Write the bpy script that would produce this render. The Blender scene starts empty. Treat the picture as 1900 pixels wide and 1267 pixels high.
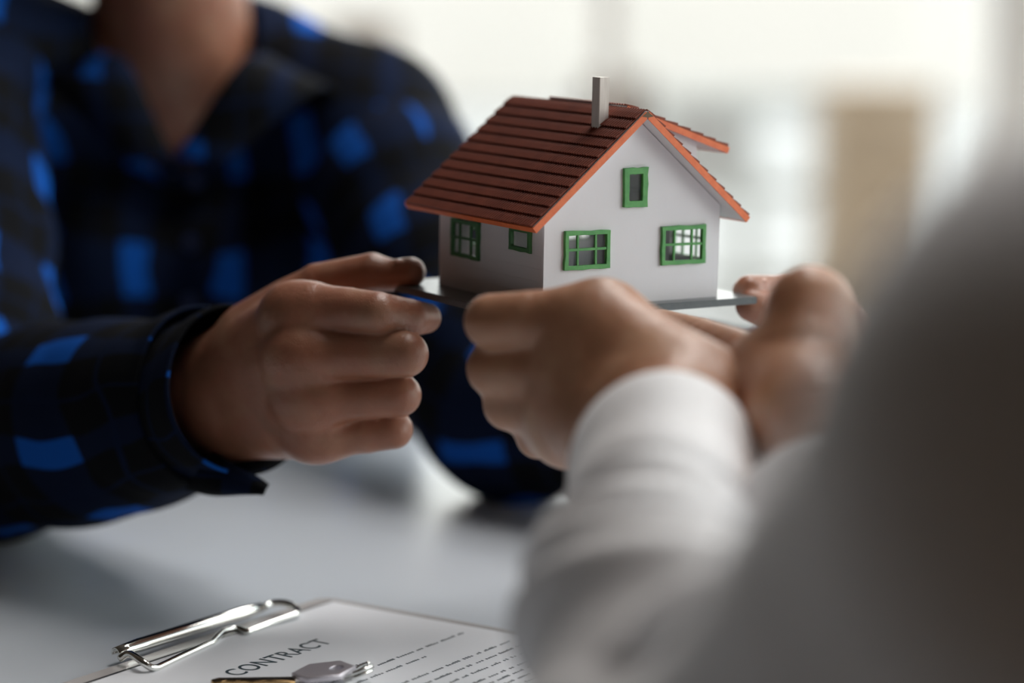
import bpy, bmesh, math, random
import numpy as np
from mathutils import Vector, Matrix, Euler, noise as mnoise

sc = bpy.context.scene
COL = sc.collection
rng = random.Random(7)

# ------------------------------------------------------------------ camera
F = 4400.0; CXP, CYP = 950.0, 633.5
PITCH = 0.145
TABLE_Z = 0.76
CAM = Vector((0, 0, TABLE_Z + 0.32))
FWD = Vector((0, math.cos(PITCH), -math.sin(PITCH)))
UP = Vector((0, math.sin(PITCH), math.cos(PITCH)))
RIGHT = Vector((1, 0, 0))
cam_d = bpy.data.cameras.new('camera'); cam = bpy.data.objects.new('camera', cam_d); COL.objects.link(cam)
cam.location = CAM; cam.rotation_euler = (math.pi/2 - PITCH, 0, 0)
cam_d.sensor_width = 36; cam_d.lens = F*36/1900; cam_d.clip_start = 0.02; cam_d.clip_end = 2000
cam_d.dof.use_dof = True; cam_d.dof.focus_distance = 1.135; cam_d.dof.aperture_fstop = 2.6
sc.camera = cam

# ------------------------------------------------------------------ light, exposure
sc.view_settings.view_transform = 'Standard'; sc.view_settings.look = 'None'
sc.view_settings.gamma = 1; sc.view_settings.use_curve_mapping = False
sc.view_settings.exposure = 0.16
sc.cycles.use_denoising = True
sc.cycles.max_bounces = 8; sc.cycles.diffuse_bounces = 5; sc.cycles.transparent_max_bounces = 12
sc.cycles.sample_clamp_indirect = 6
world = bpy.data.worlds.new('world'); sc.world = world; world.use_nodes = True
wn = world.node_tree.nodes; wl = world.node_tree.links
wbg = wn['Background']
wtc = wn.new('ShaderNodeTexCoord'); wsep = wn.new('ShaderNodeSeparateXYZ'); wramp = wn.new('ShaderNodeValToRGB')
wl.new(wtc.outputs['Generated'], wsep.inputs[0]); wl.new(wsep.outputs['Z'], wramp.inputs[0])
wramp.color_ramp.elements[0].position = 0.0; wramp.color_ramp.elements[0].color = (1.0, .94, .87, 1)
wramp.color_ramp.elements[1].position = 0.6; wramp.color_ramp.elements[1].color = (.82, .92, 1.0, 1)
wl.new(wramp.outputs[0], wbg.inputs['Color']); wbg.inputs['Strength'].default_value = 4.6
sun_d = bpy.data.lights.new('sun', 'SUN'); sun = bpy.data.objects.new('sun', sun_d); COL.objects.link(sun)
sun_d.energy = 1.2; sun_d.color = (1, .9, .76); sun_d.angle = math.radians(4)
sun.rotation_euler = Vector((-0.25, -0.75, -0.95)).to_track_quat('-Z', 'Y').to_euler(); sun.location = (2, 9, 6)
# window openings of the room: portals guide the daylight, they give off no light of their own
ROOM = dict(x0=-3.4, x1=2.1, y0=-2.2, y1=6.2, h=2.8)
def portal(name, loc, rot, sx, sy):
    d = bpy.data.lights.new(name, 'AREA'); d.shape = 'RECTANGLE'; d.size = sx; d.size_y = sy
    o = bpy.data.objects.new(name, d); COL.objects.link(o); o.location = loc; o.rotation_euler = rot
    d.cycles.is_portal = True
portal('window_portal', (ROOM['x1']+.04, 2.65, 1.5), (0, math.pi/2, 0), 2.4, 5.7)
portal('window_portal', (-.65, ROOM['y1']+.04, 1.4), (-math.pi/2, 0, 0), 5.3, 2.6)

# three unseen ceiling panels, added to brighten table, paper and sleeves (their housings are built with the room)
FILL_PANELS = [(.40, 1.85), (.45, 3.4), (1.35, 1.9)]
for lx, ly in FILL_PANELS:
    d = bpy.data.lights.new('added_fill_light', 'AREA'); d.shape = 'RECTANGLE'; d.size = .56; d.size_y = 1.16; d.energy = 18.0; d.color = (1, .97, .94)
    o = bpy.data.objects.new('added_fill_light', d); COL.objects.link(o); o.location = (lx, ly, ROOM['h']-.035)
def P(px, py, d):
    "a point d metres along the lens axis"
    return CAM + FWD*d + RIGHT*((px-CXP)/F*d) + UP*((CYP-py)/F*d)
def G(px, py, z):
    "where the line of sight meets height z"
    v = FWD + RIGHT*((px-CXP)/F) + UP*((CYP-py)/F)
    return CAM + v*((z-CAM.z)/v.z)

# ------------------------------------------------------------------ materials
def mat(name, color, rough=.5, metal=0, bump=None, var=None, sss=0, sss_col=None, spec=None, sheen=0, coat=0, coord='Object'):
    "bump=(scale,strength,dist) ; var=(scale, colour2, contrast)"
    m = bpy.data.materials.new(name); m.use_nodes = True
    nt = m.node_tree; b = nt.nodes['Principled BSDF']
    b.inputs['Base Color'].default_value = (*color, 1); b.inputs['Roughness'].default_value = rough
    b.inputs['Metallic'].default_value = metal
    if spec is not None: b.inputs['Specular IOR Level'].default_value = spec
    if sss:
        b.inputs['Subsurface Weight'].default_value = sss
        b.inputs['Subsurface Radius'].default_value = (1.0, .35, .18); b.inputs['Subsurface Scale'].default_value = .006
    if sheen: b.inputs['Sheen Weight'].default_value = sheen
    if coat: b.inputs['Coat Weight'].default_value = coat; b.inputs['Coat Roughness'].default_value = .1
    tc = nt.nodes.new('ShaderNodeTexCoord')
    if var:
        n = nt.nodes.new('ShaderNodeTexNoise'); n.inputs['Scale'].default_value = var[0]; n.inputs['Detail'].default_value = 4
        nt.links.new(tc.outputs[coord], n.inputs['Vector'])
        r = nt.nodes.new('ShaderNodeValToRGB'); c = var[2] if len(var) > 2 else .2
        r.color_ramp.elements[0].position = .5-c; r.color_ramp.elements[0].color = (*color, 1)
        r.color_ramp.elements[1].position = .5+c; r.color_ramp.elements[1].color = (*var[1], 1)
        nt.links.new(n.outputs['Fac'], r.inputs[0]); nt.links.new(r.outputs[0], b.inputs['Base Color'])
    if bump:
        n = nt.nodes.new('ShaderNodeTexNoise'); n.inputs['Scale'].default_value = bump[0]; n.inputs['Detail'].default_value = 5
        nt.links.new(tc.outputs[coord], n.inputs['Vector'])
        bp = nt.nodes.new('ShaderNodeBump'); bp.inputs['Strength'].default_value = bump[1]; bp.inputs['Distance'].default_value = bump[2]
        nt.links.new(n.outputs['Fac'], bp.inputs['Height']); nt.links.new(bp.outputs[0], b.inputs['Normal'])
    return m
def math_node(nt, op, a, b=None, c=None):
    n = nt.nodes.new('ShaderNodeMath'); n.operation = op
    for i, v in enumerate((a, b, c)):
        if v is None: continue
        if isinstance(v, (int, float)): n.inputs[i].default_value = v
        else: nt.links.new(v, n.inputs[i])
    return n.outputs[0]
def skin(name, c1, c2, c3):
    m = mat(name, c1, rough=.37, sss=.22, spec=.5)
    nt = m.node_tree; b = nt.nodes['Principled BSDF']; tc = nt.nodes.new('ShaderNodeTexCoord')
    n = nt.nodes.new('ShaderNodeTexNoise'); n.inputs['Scale'].default_value = 38; n.inputs['Detail'].default_value = 5
    nt.links.new(tc.outputs['Object'], n.inputs['Vector'])
    r = nt.nodes.new('ShaderNodeValToRGB'); e = r.color_ramp.elements
    e[0].position = .32; e[0].color = (*c1, 1); e[1].position = .7; e[1].color = (*c2, 1)
    k = e.new(.5); k.color = (*c3, 1)
    nt.links.new(n.outputs['Fac'], r.inputs[0]); nt.links.new(r.outputs[0], b.inputs['Base Color'])
    v = nt.nodes.new('ShaderNodeTexVoronoi'); v.inputs['Scale'].default_value = 900; v.feature = 'DISTANCE_TO_EDGE'
    n2 = nt.nodes.new('ShaderNodeTexNoise'); n2.inputs['Scale'].default_value = 220; n2.inputs['Detail'].default_value = 6
    w = nt.nodes.new('ShaderNodeTexNoise'); w.inputs['Scale'].default_value = 60; w.inputs['Detail'].default_value = 3
    for q in (v, n2, w): nt.links.new(tc.outputs['Object'], q.inputs['Vector'])
    h = math_node(nt, 'ADD', math_node(nt, 'MULTIPLY', v.outputs['Distance'], .35), math_node(nt, 'ADD', math_node(nt, 'MULTIPLY', n2.outputs['Fac'], .8), math_node(nt, 'MULTIPLY', w.outputs['Fac'], 2.2)))
    bp = nt.nodes.new('ShaderNodeBump'); bp.inputs['Strength'].default_value = .5; bp.inputs['Distance'].default_value = .0009
    nt.links.new(h, bp.inputs['Height']); nt.links.new(bp.outputs[0], b.inputs['Normal'])
    return m
def plaid(name):
    m = mat(name, (.006, .008, .014), rough=.9, spec=.08)
    nt = m.node_tree; b = nt.nodes['Principled BSDF']
    uv = nt.nodes.new('ShaderNodeUVMap'); sp = nt.nodes.new('ShaderNodeSeparateXYZ'); 
    nz = nt.nodes.new('ShaderNodeTexNoise'); nz.inputs['Scale'].default_value = 9; nz.inputs['Detail'].default_value = 2
    nt.links.new(uv.outputs[0], nz.inputs['Vector'])
    va = nt.nodes.new('ShaderNodeVectorMath'); va.operation = 'MULTIPLY_ADD'; va.inputs[1].default_value = (.055, .055, 0)
    nt.links.new(nz.outputs['Color'], va.inputs[0]); nt.links.new(uv.outputs[0], va.inputs[2]); nt.links.new(va.outputs[0], sp.inputs[0])
    def band(x, per, lo, hi, ph=0.0):
        t = math_node(nt, 'FRACT', math_node(nt, 'ADD', math_node(nt, 'DIVIDE', x, per), ph))
        return math_node(nt, 'MULTIPLY', math_node(nt, 'GREATER_THAN', t, lo), math_node(nt, 'LESS_THAN', t, hi))
    X, Y = sp.outputs['X'], sp.outputs['Y']
    a = band(X, .062, .0, .27); c = band(Y, .088, .0, .42)
    both = math_node(nt, 'MULTIPLY', a, c)
    half = math_node(nt, 'MULTIPLY', math_node(nt, 'ADD', a, c), .055)
    thin = math_node(nt, 'MULTIPLY', math_node(nt, 'MAXIMUM', band(X, .062, .64, .67), band(Y, .088, .70, .73)), .07)
    f = math_node(nt, 'MAXIMUM', math_node(nt, 'MAXIMUM', both, half), thin)
    mx = nt.nodes.new('ShaderNodeMix'); mx.data_type = 'RGBA'
    mx.inputs[6].default_value = (.0045, .005, .0065, 1); mx.inputs[7].default_value = (.006, .085, .40, 1)
    nt.links.new(f, mx.inputs[0]); nt.links.new(mx.outputs[2], b.inputs['Base Color'])
    n = nt.nodes.new('ShaderNodeTexNoise'); n.inputs['Scale'].default_value = 1800
    bp = nt.nodes.new('ShaderNodeBump'); bp.inputs['Strength'].default_value = .3; bp.inputs['Distance'].default_value = .0006
    nt.links.new(n.outputs['Fac'], bp.inputs['Height']); nt.links.new(bp.outputs[0], b.inputs['Normal'])
    return m
def wood(name, c1, c2, scale=(1, 1, .08), s=60, rough=.5, bumpd=.0002):
    m = mat(name, c1, rough=rough); nt = m.node_tree; b = nt.nodes['Principled BSDF']
    tc = nt.nodes.new('ShaderNodeTexCoord'); mp = nt.nodes.new('ShaderNodeMapping'); mp.inputs['Scale'].default_value = scale
    n = nt.nodes.new('ShaderNodeTexNoise'); n.inputs['Scale'].default_value = s; n.inputs['Detail'].default_value = 6; n.inputs['Distortion'].default_value = .6
    nt.links.new(tc.outputs['Object'], mp.inputs[0]); nt.links.new(mp.outputs[0], n.inputs['Vector'])
    r = nt.nodes.new('ShaderNodeValToRGB'); r.color_ramp.elements[0].position = .35; r.color_ramp.elements[1].position = .65
    r.color_ramp.elements[0].color = (*c1, 1); r.color_ramp.elements[1].color = (*c2, 1)
    nt.links.new(n.outputs['Fac'], r.inputs[0]); nt.links.new(r.outputs[0], b.inputs['Base Color'])
    bp = nt.nodes.new('ShaderNodeBump'); bp.inputs['Strength'].default_value = .4; bp.inputs['Distance'].default_value = bumpd
    nt.links.new(n.outputs['Fac'], bp.inputs['Height']); nt.links.new(bp.outputs[0], b.inputs['Normal'])
    return m
def glass(name, tint=(1, 1, 1), f=.08):
    m = bpy.data.materials.new(name); m.use_nodes = True; nt = m.node_tree; nt.nodes.clear()
    o = nt.nodes.new('ShaderNodeOutputMaterial'); t = nt.nodes.new('ShaderNodeBsdfTransparent'); g = nt.nodes.new('ShaderNodeBsdfGlossy')
    g.inputs['Roughness'].default_value = .02; t.inputs['Color'].default_value = (*tint, 1)
    lw = nt.nodes.new('ShaderNodeLayerWeight'); lw.inputs['Blend'].default_value = .5
    fac = math_node(nt, 'ADD', math_node(nt, 'MULTIPLY', math_node(nt, 'POWER', lw.outputs['Facing'], 5), .8), .025)
    mx = nt.nodes.new('ShaderNodeMixShader'); nt.links.new(fac, mx.inputs[0])
    nt.links.new(t.outputs[0], mx.inputs[1]); nt.links.new(g.outputs[0], mx.inputs[2]); nt.links.new(mx.outputs[0], o.inputs[0])
    return m
def weave(name, c, c2, rough=.8):
    m = mat(name, c, rough=rough, sheen=.2, spec=.25); nt = m.node_tree; b = nt.nodes['Principled BSDF']
    uv = nt.nodes.new('ShaderNodeUVMap')
    mp = nt.nodes.new('ShaderNodeMapping'); mp.inputs['Scale'].default_value = (900, 120, 1)
    mp2 = nt.nodes.new('ShaderNodeMapping'); mp2.inputs['Scale'].default_value = (120, 900, 1)
    n = nt.nodes.new('ShaderNodeTexNoise'); n.inputs['Scale'].default_value = 1; n2 = nt.nodes.new('ShaderNodeTexNoise'); n2.inputs['Scale'].default_value = 1
    nt.links.new(uv.outputs[0], mp.inputs[0]); nt.links.new(uv.outputs[0], mp2.inputs[0])
    nt.links.new(mp.outputs[0], n.inputs['Vector']); nt.links.new(mp2.outputs[0], n2.inputs['Vector'])
    s = math_node(nt, 'MULTIPLY', math_node(nt, 'ADD', n.outputs['Fac'], n2.outputs['Fac']), .5)
    r = nt.nodes.new('ShaderNodeValToRGB'); r.color_ramp.elements[0].position = .35; r.color_ramp.elements[1].position = .6
    r.color_ramp.elements[0].color = (*c2, 1); r.color_ramp.elements[1].color = (*c, 1)
    nt.links.new(s, r.inputs[0]); nt.links.new(r.outputs[0], b.inputs['Base Color'])
    bp = nt.nodes.new('ShaderNodeBump'); bp.inputs['Strength'].default_value = .35; bp.inputs['Distance'].default_value = .0004
    nt.links.new(s, bp.inputs['Height']); nt.links.new(bp.outputs[0], b.inputs['Normal'])
    return m

M = dict(
    skin_a=skin('skin_tan', (.25, .112, .064), (.35, .175, .108), (.31, .125, .075)),
    skin_b=skin('skin_warm', (.34, .165, .088), (.46, .25, .15), (.40, .19, .108)),
    plaid=plaid('plaid_flannel'),
    white_cloth=weave('white_linen', (.86, .85, .86), (.76, .74, .74)),
    trousers=mat('dark_trouser', (.02, .022, .03), .9),
    trousers2=mat('taupe_trouser', (.06, .05, .045), .9),
    shoe=mat('shoe', (.02, .015, .012), .4),
    hair=mat('black_hair', (.01, .008, .007), .5, bump=(250, .6, .002)),
    eye=mat('eye', (.7, .7, .68), .15), iris=mat('iris', (.03, .015, .01), .2), lip=mat('lip', (.40, .16, .13), .4),
    nail=mat('nail', (.66, .40, .32), .25, coat=.3),
    button=mat('button', (.02, .03, .08), .3), button_w=mat('button_pearl', (.75, .73, .7), .2),
    wall_w=mat('house_wall', (.70, .685, .71), .55, bump=(300, .15, .0003), var=(40, (.66, .645, .67), .3)),
    orange=mat('orange_paint', (.66, .125, .035), .5, bump=(900, .5, .0002), var=(220, (.78, .19, .06), .25)),
    tile=mat('roof_tile', (.155, .030, .013), .48, var=(90, (.22, .046, .020), .3), spec=.3),
    green=mat('green_frame', (.045, .24, .055), .45, bump=(700, .4, .0003), var=(200, (.09, .33, .08), .25)),
    green_shaded=mat('shaded_green_frame', (.035, .15, .045), .5, bump=(700, .4, .0003)),  # the window green again, with the side wall's shade put into its colour
    glass=glass('pane_glass'), room_glass=glass('room_glass', (.97, .99, .98)),
    chimney=wood('pale_wood', (.68, .62, .57), (.80, .75, .70), (4, 4, .25), 300),
    base=mat('grey_base', (.065, .075, .08), .28, bump=(800, .35, .0002), var=(300, (.09, .10, .105), .3)),
    table=mat('table_laminate', (.60, .65, .71), .30, bump=(3, .05, .001), var=(3, (.57, .60, .64), .3)),
    table_leg=mat('table_leg', (.6, .6, .6), .35, metal=.6),
    chrome=mat('chrome', (.80, .81, .78), .12, metal=1),
    brass=mat('brass', (.50, .33, .16), .25, metal=1, bump=(900, .3, .0001)),
    nickel=mat('nickel', (.62, .59, .64), .36, metal=.65, bump=(1500, .6, .0001)),
    paper=mat('paper', (.80, .81, .85), .6), board=mat('clipboard_board', (.60, .57, .56), .25, coat=.4),
    backing=mat('black_backing', (.015, .017, .02), .35), ink=mat('ink', (.02, .045, .06), .6),
    white_wall=mat('white_wall', (.78, .77, .75), .8, bump=(40, .1, .002)),
    taupe_wall=mat('taupe_wall', (.062, .045, .034), .85, bump=(40, .1, .002)),
    ceiling=mat('ceiling_paint', (.20, .18, .165), .9, bump=(30, .1, .002)),
    floor=mat('floor_brown', (.20, .125, .075), .4, var=(6, (.23, .15, .095), .3), bump=(30, .1, .001)),
    frame_white=mat('window_frame_white', (.78, .77, .76), .4, bump=(50, .05, .001)),
    paving=mat('paving', (.205, .188, .176), .9, var=(.5, (.175, .16, .148), .2), bump=(10, .3, .01)),
    tan_wood=wood('tan_wood', (.22, .15, .095), (.28, .20, .13), (1, 1, .1), 20, .5, .001),
    dark_wood=wood('dark_wood', (.07, .04, .025), (.12, .07, .045), (1, 1, .1), 20, .5, .001),
    planter=mat('planter_clay', (.40, .25, .18), .8, bump=(60, .3, .002)),
    leaf=mat('leaf', (.10, .15, .06), .5, var=(20, (.16, .20, .09), .3)),
    ext_wall=mat('render_wall', (.38, .35, .33), .9, bump=(12, .3, .01), var=(1.2, (.34, .31, .29), .3)),
    far_wall=mat('far_wall', (.41, .375, .345), .9, bump=(2, .3, .02), var=(.3, (.37, .34, .31), .3)),
    out_white=mat('painted_screen', (.46, .445, .42), .7, bump=(12, .3, .004)),
    seat=mat('seat_fabric', (.05, .05, .055), .9, bump=(400, .3, .001)),
)

# ------------------------------------------------------------------ object helpers
def tag(o, label=None, cat=None, group=None, kind=None):
    if label: o['label'] = label
    if cat: o['category'] = cat
    if group: o['group'] = group
    if kind: o['kind'] = kind
    return o
def link(name, me, m=None, parent=None, smooth=False):
    me.name = name
    o = bpy.data.objects.new(name, me); COL.objects.link(o)
    if m and not me.materials: me.materials.append(m)
    if smooth: me.polygons.foreach_set('use_smooth', [True]*len(me.polygons))
    if parent: o.parent = parent
    return o
def empty(name, loc=(0, 0, 0), rot=(0, 0, 0)):
    o = bpy.data.objects.new(name, None); COL.objects.link(o); o.location = loc; o.rotation_euler = rot
    o.empty_display_size = .05
    return o
def bm_obj(name, bm, m=None, parent=None, smooth=False):
    me = bpy.data.meshes.new(name); bmesh.ops.recalc_face_normals(bm, faces=bm.faces[:]); bm.to_mesh(me); bm.free()
    return link(name, me, m, parent, smooth)
def add_box(bm, c, s, rot=None, bev=0):
    vs = bmesh.ops.create_cube(bm, size=1)['verts']
    bmesh.ops.scale(bm, vec=s, verts=vs)
    if bev:
        es = list({e for v in vs for e in v.link_edges})
        r = bmesh.ops.bevel(bm, geom=es, offset=bev, segments=2, affect='EDGES'); vs = list({v for f in r['faces'] for v in f.verts} | {v for v in vs if v.is_valid})
    if rot: bmesh.ops.rotate(bm, matrix=Euler(rot).to_matrix(), verts=vs)
    bmesh.ops.translate(bm, vec=c, verts=vs)
    return vs
def box(name, c, s, m, parent=None, rot=None, bev=0):
    bm = bmesh.new(); add_box(bm, c, s, rot, bev); return bm_obj(name, bm, m, parent)
def tube_bm(bm, pts, r, n=12, cap=True):
    pts = [Vector(p) for p in pts]; rr = r if isinstance(r, (list, tuple)) else [r]*len(pts)
    rings = []; ref = None
    for i, p in enumerate(pts):
        t = (pts[min(i+1, len(pts)-1)] - pts[max(i-1, 0)]).normalized()
        if ref is None: ref = t.orthogonal().normalized()
        ref = (ref - t*ref.dot(t)).normalized(); b = t.cross(ref)
        rings.append([bm.verts.new(p + (ref*math.cos(a) + b*math.sin(a))*rr[i]) for a in [2*math.pi*k/n for k in range(n)]])
    for a, b in zip(rings, rings[1:]):
        for k in range(n): bm.faces.new((a[k], a[(k+1) % n], b[(k+1) % n], b[k]))
    if cap: bm.faces.new(rings[0][::-1]); bm.faces.new(rings[-1])
def tube(name, pts, r, m, parent=None, n=12):
    bm = bmesh.new(); tube_bm(bm, pts, r, n); return bm_obj(name, bm, m, parent, True)
def catmull(pts, n=8):
    pts = [np.array(p, float) for p in pts]; out = []
    q = [2*pts[0]-pts[1]] + pts + [2*pts[-1]-pts[-2]]
    for i in range(1, len(q)-2):
        for k in range(n):
            t = k/n; a, b, c, d = q[i-1:i+3]
            out.append(.5*((2*b)+(-a+c)*t+(2*a-5*b+4*c-d)*t*t+(-a+3*b-3*c+d)*t**3))
    out.append(pts[-1]); return out
def plate_me(name, outline, holes, t, bevel=0):
    "flat plate in its XY plane with holes, thickness t centred on z=0"
    cu = bpy.data.curves.new('tmp', 'CURVE'); cu.dimensions = '2D'; cu.fill_mode = 'BOTH'; cu.extrude = t/2
    if bevel: cu.bevel_depth = bevel; cu.bevel_resolution = 1; cu.offset = -bevel; cu.extrude = max(t/2-bevel, 0)
    for poly in [outline] + list(holes):
        s = cu.splines.new('POLY'); s.points.add(len(poly)-1); s.use_cyclic_u = True
        for pt, xy in zip(s.points, poly): pt.co = (xy[0], xy[1], 0, 1)
    o = bpy.data.objects.new('tmp', cu); COL.objects.link(o)
    dg = bpy.context.evaluated_depsgraph_get(); me = bpy.data.meshes.new_from_object(o.evaluated_get(dg))
    bpy.data.objects.remove(o); bpy.data.curves.remove(cu); me.materials.clear()
    return me
def rect(x0, y0, x1, y1): return [(x0, y0), (x1, y0), (x1, y1), (x0, y1)]

# ------------------------------------------------------------------ organic surfaces: smooth union of tapered capsules, meshed on a grid
def cap_sdf(X, Y, Z, a, b, ra, rb, flat=None):
    ba = b-a; L2 = ba@ba + 1e-12
    dx, dy, dz = X-a[0], Y-a[1], Z-a[2]
    t = np.clip((dx*ba[0]+dy*ba[1]+dz*ba[2])/L2, 0, 1)
    dx = dx-t*ba[0]; dy = dy-t*ba[1]; dz = dz-t*ba[2]
    r = ra+(rb-ra)*t
    if flat is not None:
        n, k = flat                      # squash along n by factor k
        q = dx*n[0]+dy*n[1]+dz*n[2]
        e = (1/k - 1)*q
        dx = dx+e*n[0]; dy = dy+e*n[1]; dz = dz+e*n[2]
    return np.sqrt(dx*dx+dy*dy+dz*dz)-r
def smin(a, b, k):
    if k <= 0: return np.minimum(a, b)
    h = np.clip(.5+.5*(b-a)/k, 0, 1)
    return b*(1-h)+a*h-k*h*(1-h)
class Field:
    def __init__(s, lo, hi, h):
        s.lo = np.array(lo, float); s.h = h; s.n = np.ceil((np.array(hi)-s.lo)/h).astype(int)+1
        s.ax = [np.arange(s.n[i])*h+s.lo[i] for i in range(3)]
        s.D = np.full(s.n, .05, np.float32)
    def sub(s, lo, hi):
        i0 = np.maximum(np.floor((lo-s.lo)/s.h).astype(int), 0); i1 = np.minimum(np.ceil((hi-s.lo)/s.h).astype(int)+1, s.n)
        if np.any(i1 <= i0): return None
        sl = tuple(slice(i0[i], i1[i]) for i in range(3))
        g = np.meshgrid(*[s.ax[i][sl[i]] for i in range(3)], indexing='ij', sparse=True)
        return sl, g
    def cap(s, a, b, ra, rb=None, k=.004, flat=None, cut=False):
        a = np.array(a, float); b = np.array(b, float); rb = ra if rb is None else rb
        m = max(ra, rb)+abs(k)+.004+2*s.h
        q = s.sub(np.minimum(a, b)-m, np.maximum(a, b)+m)
        if q is None: return
        sl, (X, Y, Z) = q; d = cap_sdf(X, Y, Z, a, b, ra, rb, flat)
        if cut: s.D[sl] = -smin(-s.D[sl], d, k)
        else: s.D[sl] = smin(s.D[sl], d, k)
    def merge(s, o, k): s.D = smin(s.D, o.D, k)
    def clone(s):
        f = Field.__new__(Field); f.lo, f.h, f.n, f.ax = s.lo, s.h, s.n, s.ax; f.D = np.full(s.n, .05, np.float32); return f
    def mesh(s):
        D = s.D; n = s.n; ins = D < 0
        c = np.zeros(tuple(n-1), np.int8)
        offs = [(i, j, k) for i in (0, 1) for j in (0, 1) for k in (0, 1)]
        for o in offs: c += ins[o[0]:n[0]-1+o[0], o[1]:n[1]-1+o[1], o[2]:n[2]-1+o[2]]
        act = (c > 0) & (c < 8); idx = np.argwhere(act); vid = np.full(act.shape, -1, np.int64); vid[act] = np.arange(len(idx))
        val = np.stack([D[idx[:, 0]+o[0], idx[:, 1]+o[1], idx[:, 2]+o[2]] for o in offs], 1).astype(float)
        acc = np.zeros((len(idx), 3)); cnt = np.zeros(len(idx))
        for p in range(8):
            for q in range(p+1, 8):
                po, qo = np.array(offs[p]), np.array(offs[q])
                if np.abs(po-qo).sum() != 1: continue
                x = (val[:, p] < 0) != (val[:, q] < 0)
                t = np.where(x, val[:, p]/np.where(x, val[:, p]-val[:, q], 1), 0)
                acc += np.where(x[:, None], po+(qo-po)*t[:, None], 0); cnt += x
        V = s.lo+(idx+acc/np.maximum(cnt, 1)[:, None])*s.h
        Q = []
        for ax in range(3):
            A = [slice(None)]*3; B = [slice(None)]*3; A[ax] = slice(0, -1); B[ax] = slice(1, None)
            a = ins[tuple(A)]; b = ins[tuple(B)]; e = np.argwhere(a != b)
            u, v = [(1, 2), (2, 0), (0, 1)][ax]
            ok = (e[:, u] > 0) & (e[:, v] > 0) & (e[:, u] < n[u]-1) & (e[:, v] < n[v]-1); e = e[ok]
            if not len(e): continue
            def cell(du, dv):
                f = e.copy(); f[:, u] -= du; f[:, v] -= dv; return vid[f[:, 0], f[:, 1], f[:, 2]]
            quad = np.stack([cell(1, 1), cell(0, 1), cell(0, 0), cell(1, 0)], 1)
            flip = ~a[e[:, 0], e[:, 1], e[:, 2]]
            quad[flip] = quad[flip][:, ::-1]; Q.append(quad)
        Q = np.concatenate(Q); Q = Q[(Q >= 0).all(1)]
        return V, Q
def smooth_mesh(V, Q, it=2, lam=.5):
    E = np.concatenate([Q[:, [0, 1]], Q[:, [1, 2]], Q[:, [2, 3]], Q[:, [3, 0]]])
    for _ in range(it):
        for l in (lam, -lam*1.03):
            S = np.zeros_like(V); C = np.zeros(len(V))
            for i in range(3): S[:, i] = np.bincount(E[:, 0], V[E[:, 1], i], len(V)) + np.bincount(E[:, 1], V[E[:, 0], i], len(V))
            C = np.bincount(E[:, 0], minlength=len(V)) + np.bincount(E[:, 1], minlength=len(V))
            V = V+l*(S/np.maximum(C, 1)[:, None]-V)
    return V
def me_from(V, Q, origin=(0, 0, 0)):
    me = bpy.data.meshes.new('m'); V = np.asarray(V)-np.array(origin)
    me.vertices.add(len(V)); me.vertices.foreach_set('co', V.astype(np.float32).ravel())
    me.loops.add(Q.size); me.loops.foreach_set('vertex_index', Q.astype(np.int32).ravel())
    me.polygons.add(len(Q)); me.polygons.foreach_set('loop_start', np.arange(0, Q.size, Q.shape[1], dtype=np.int32))
    me.update(calc_edges=True); me.validate(); me.polygons.foreach_set('use_smooth', [True]*len(me.polygons))
    return me
def set_uv(me, uvfun):
    n = len(me.vertices); co = np.empty(n*3, np.float32); me.vertices.foreach_get('co', co); uv = uvfun(co.reshape(-1, 3))
    li = np.empty(len(me.loops), np.int32); me.loops.foreach_get('vertex_index', li)
    l = me.uv_layers.new(name='UVMap'); l.data.foreach_set('uv', uv[li].astype(np.float32).ravel())
def hand_field(palm, fingers, h=.00125, kk=None):
    """palm: [(a,b,ra,rb,k,flat)] ; fingers: list of chains [(point, radius), ...].  Fingers blend into the palm, and crease against each other."""
    allp = [np.array(p[i]) for p in palm for i in (0, 1)] + [np.array(p) for c in fingers for p, r in c]
    lo = np.min(allp, 0)-.032; hi = np.max(allp, 0)+.032
    f = Field(lo, hi, h)
    for q in palm: f.cap(q[0], q[1], q[2], q[3], q[4] if len(q) > 4 else .012, q[5] if len(q) > 5 else None)
    base = f.D.copy(); total = f.D.copy()
    for ci, ch in enumerate(fingers):
        g = f.clone()
        for (a, ra), (b, rb) in zip(ch, ch[1:]):
            g.cap(a, b, ra, rb, .0006)
        fing = smin(base, g.D, .010)
        total = smin(total, fing, kk[ci] if kk else .0012)
    f.D = total
    return f

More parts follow.
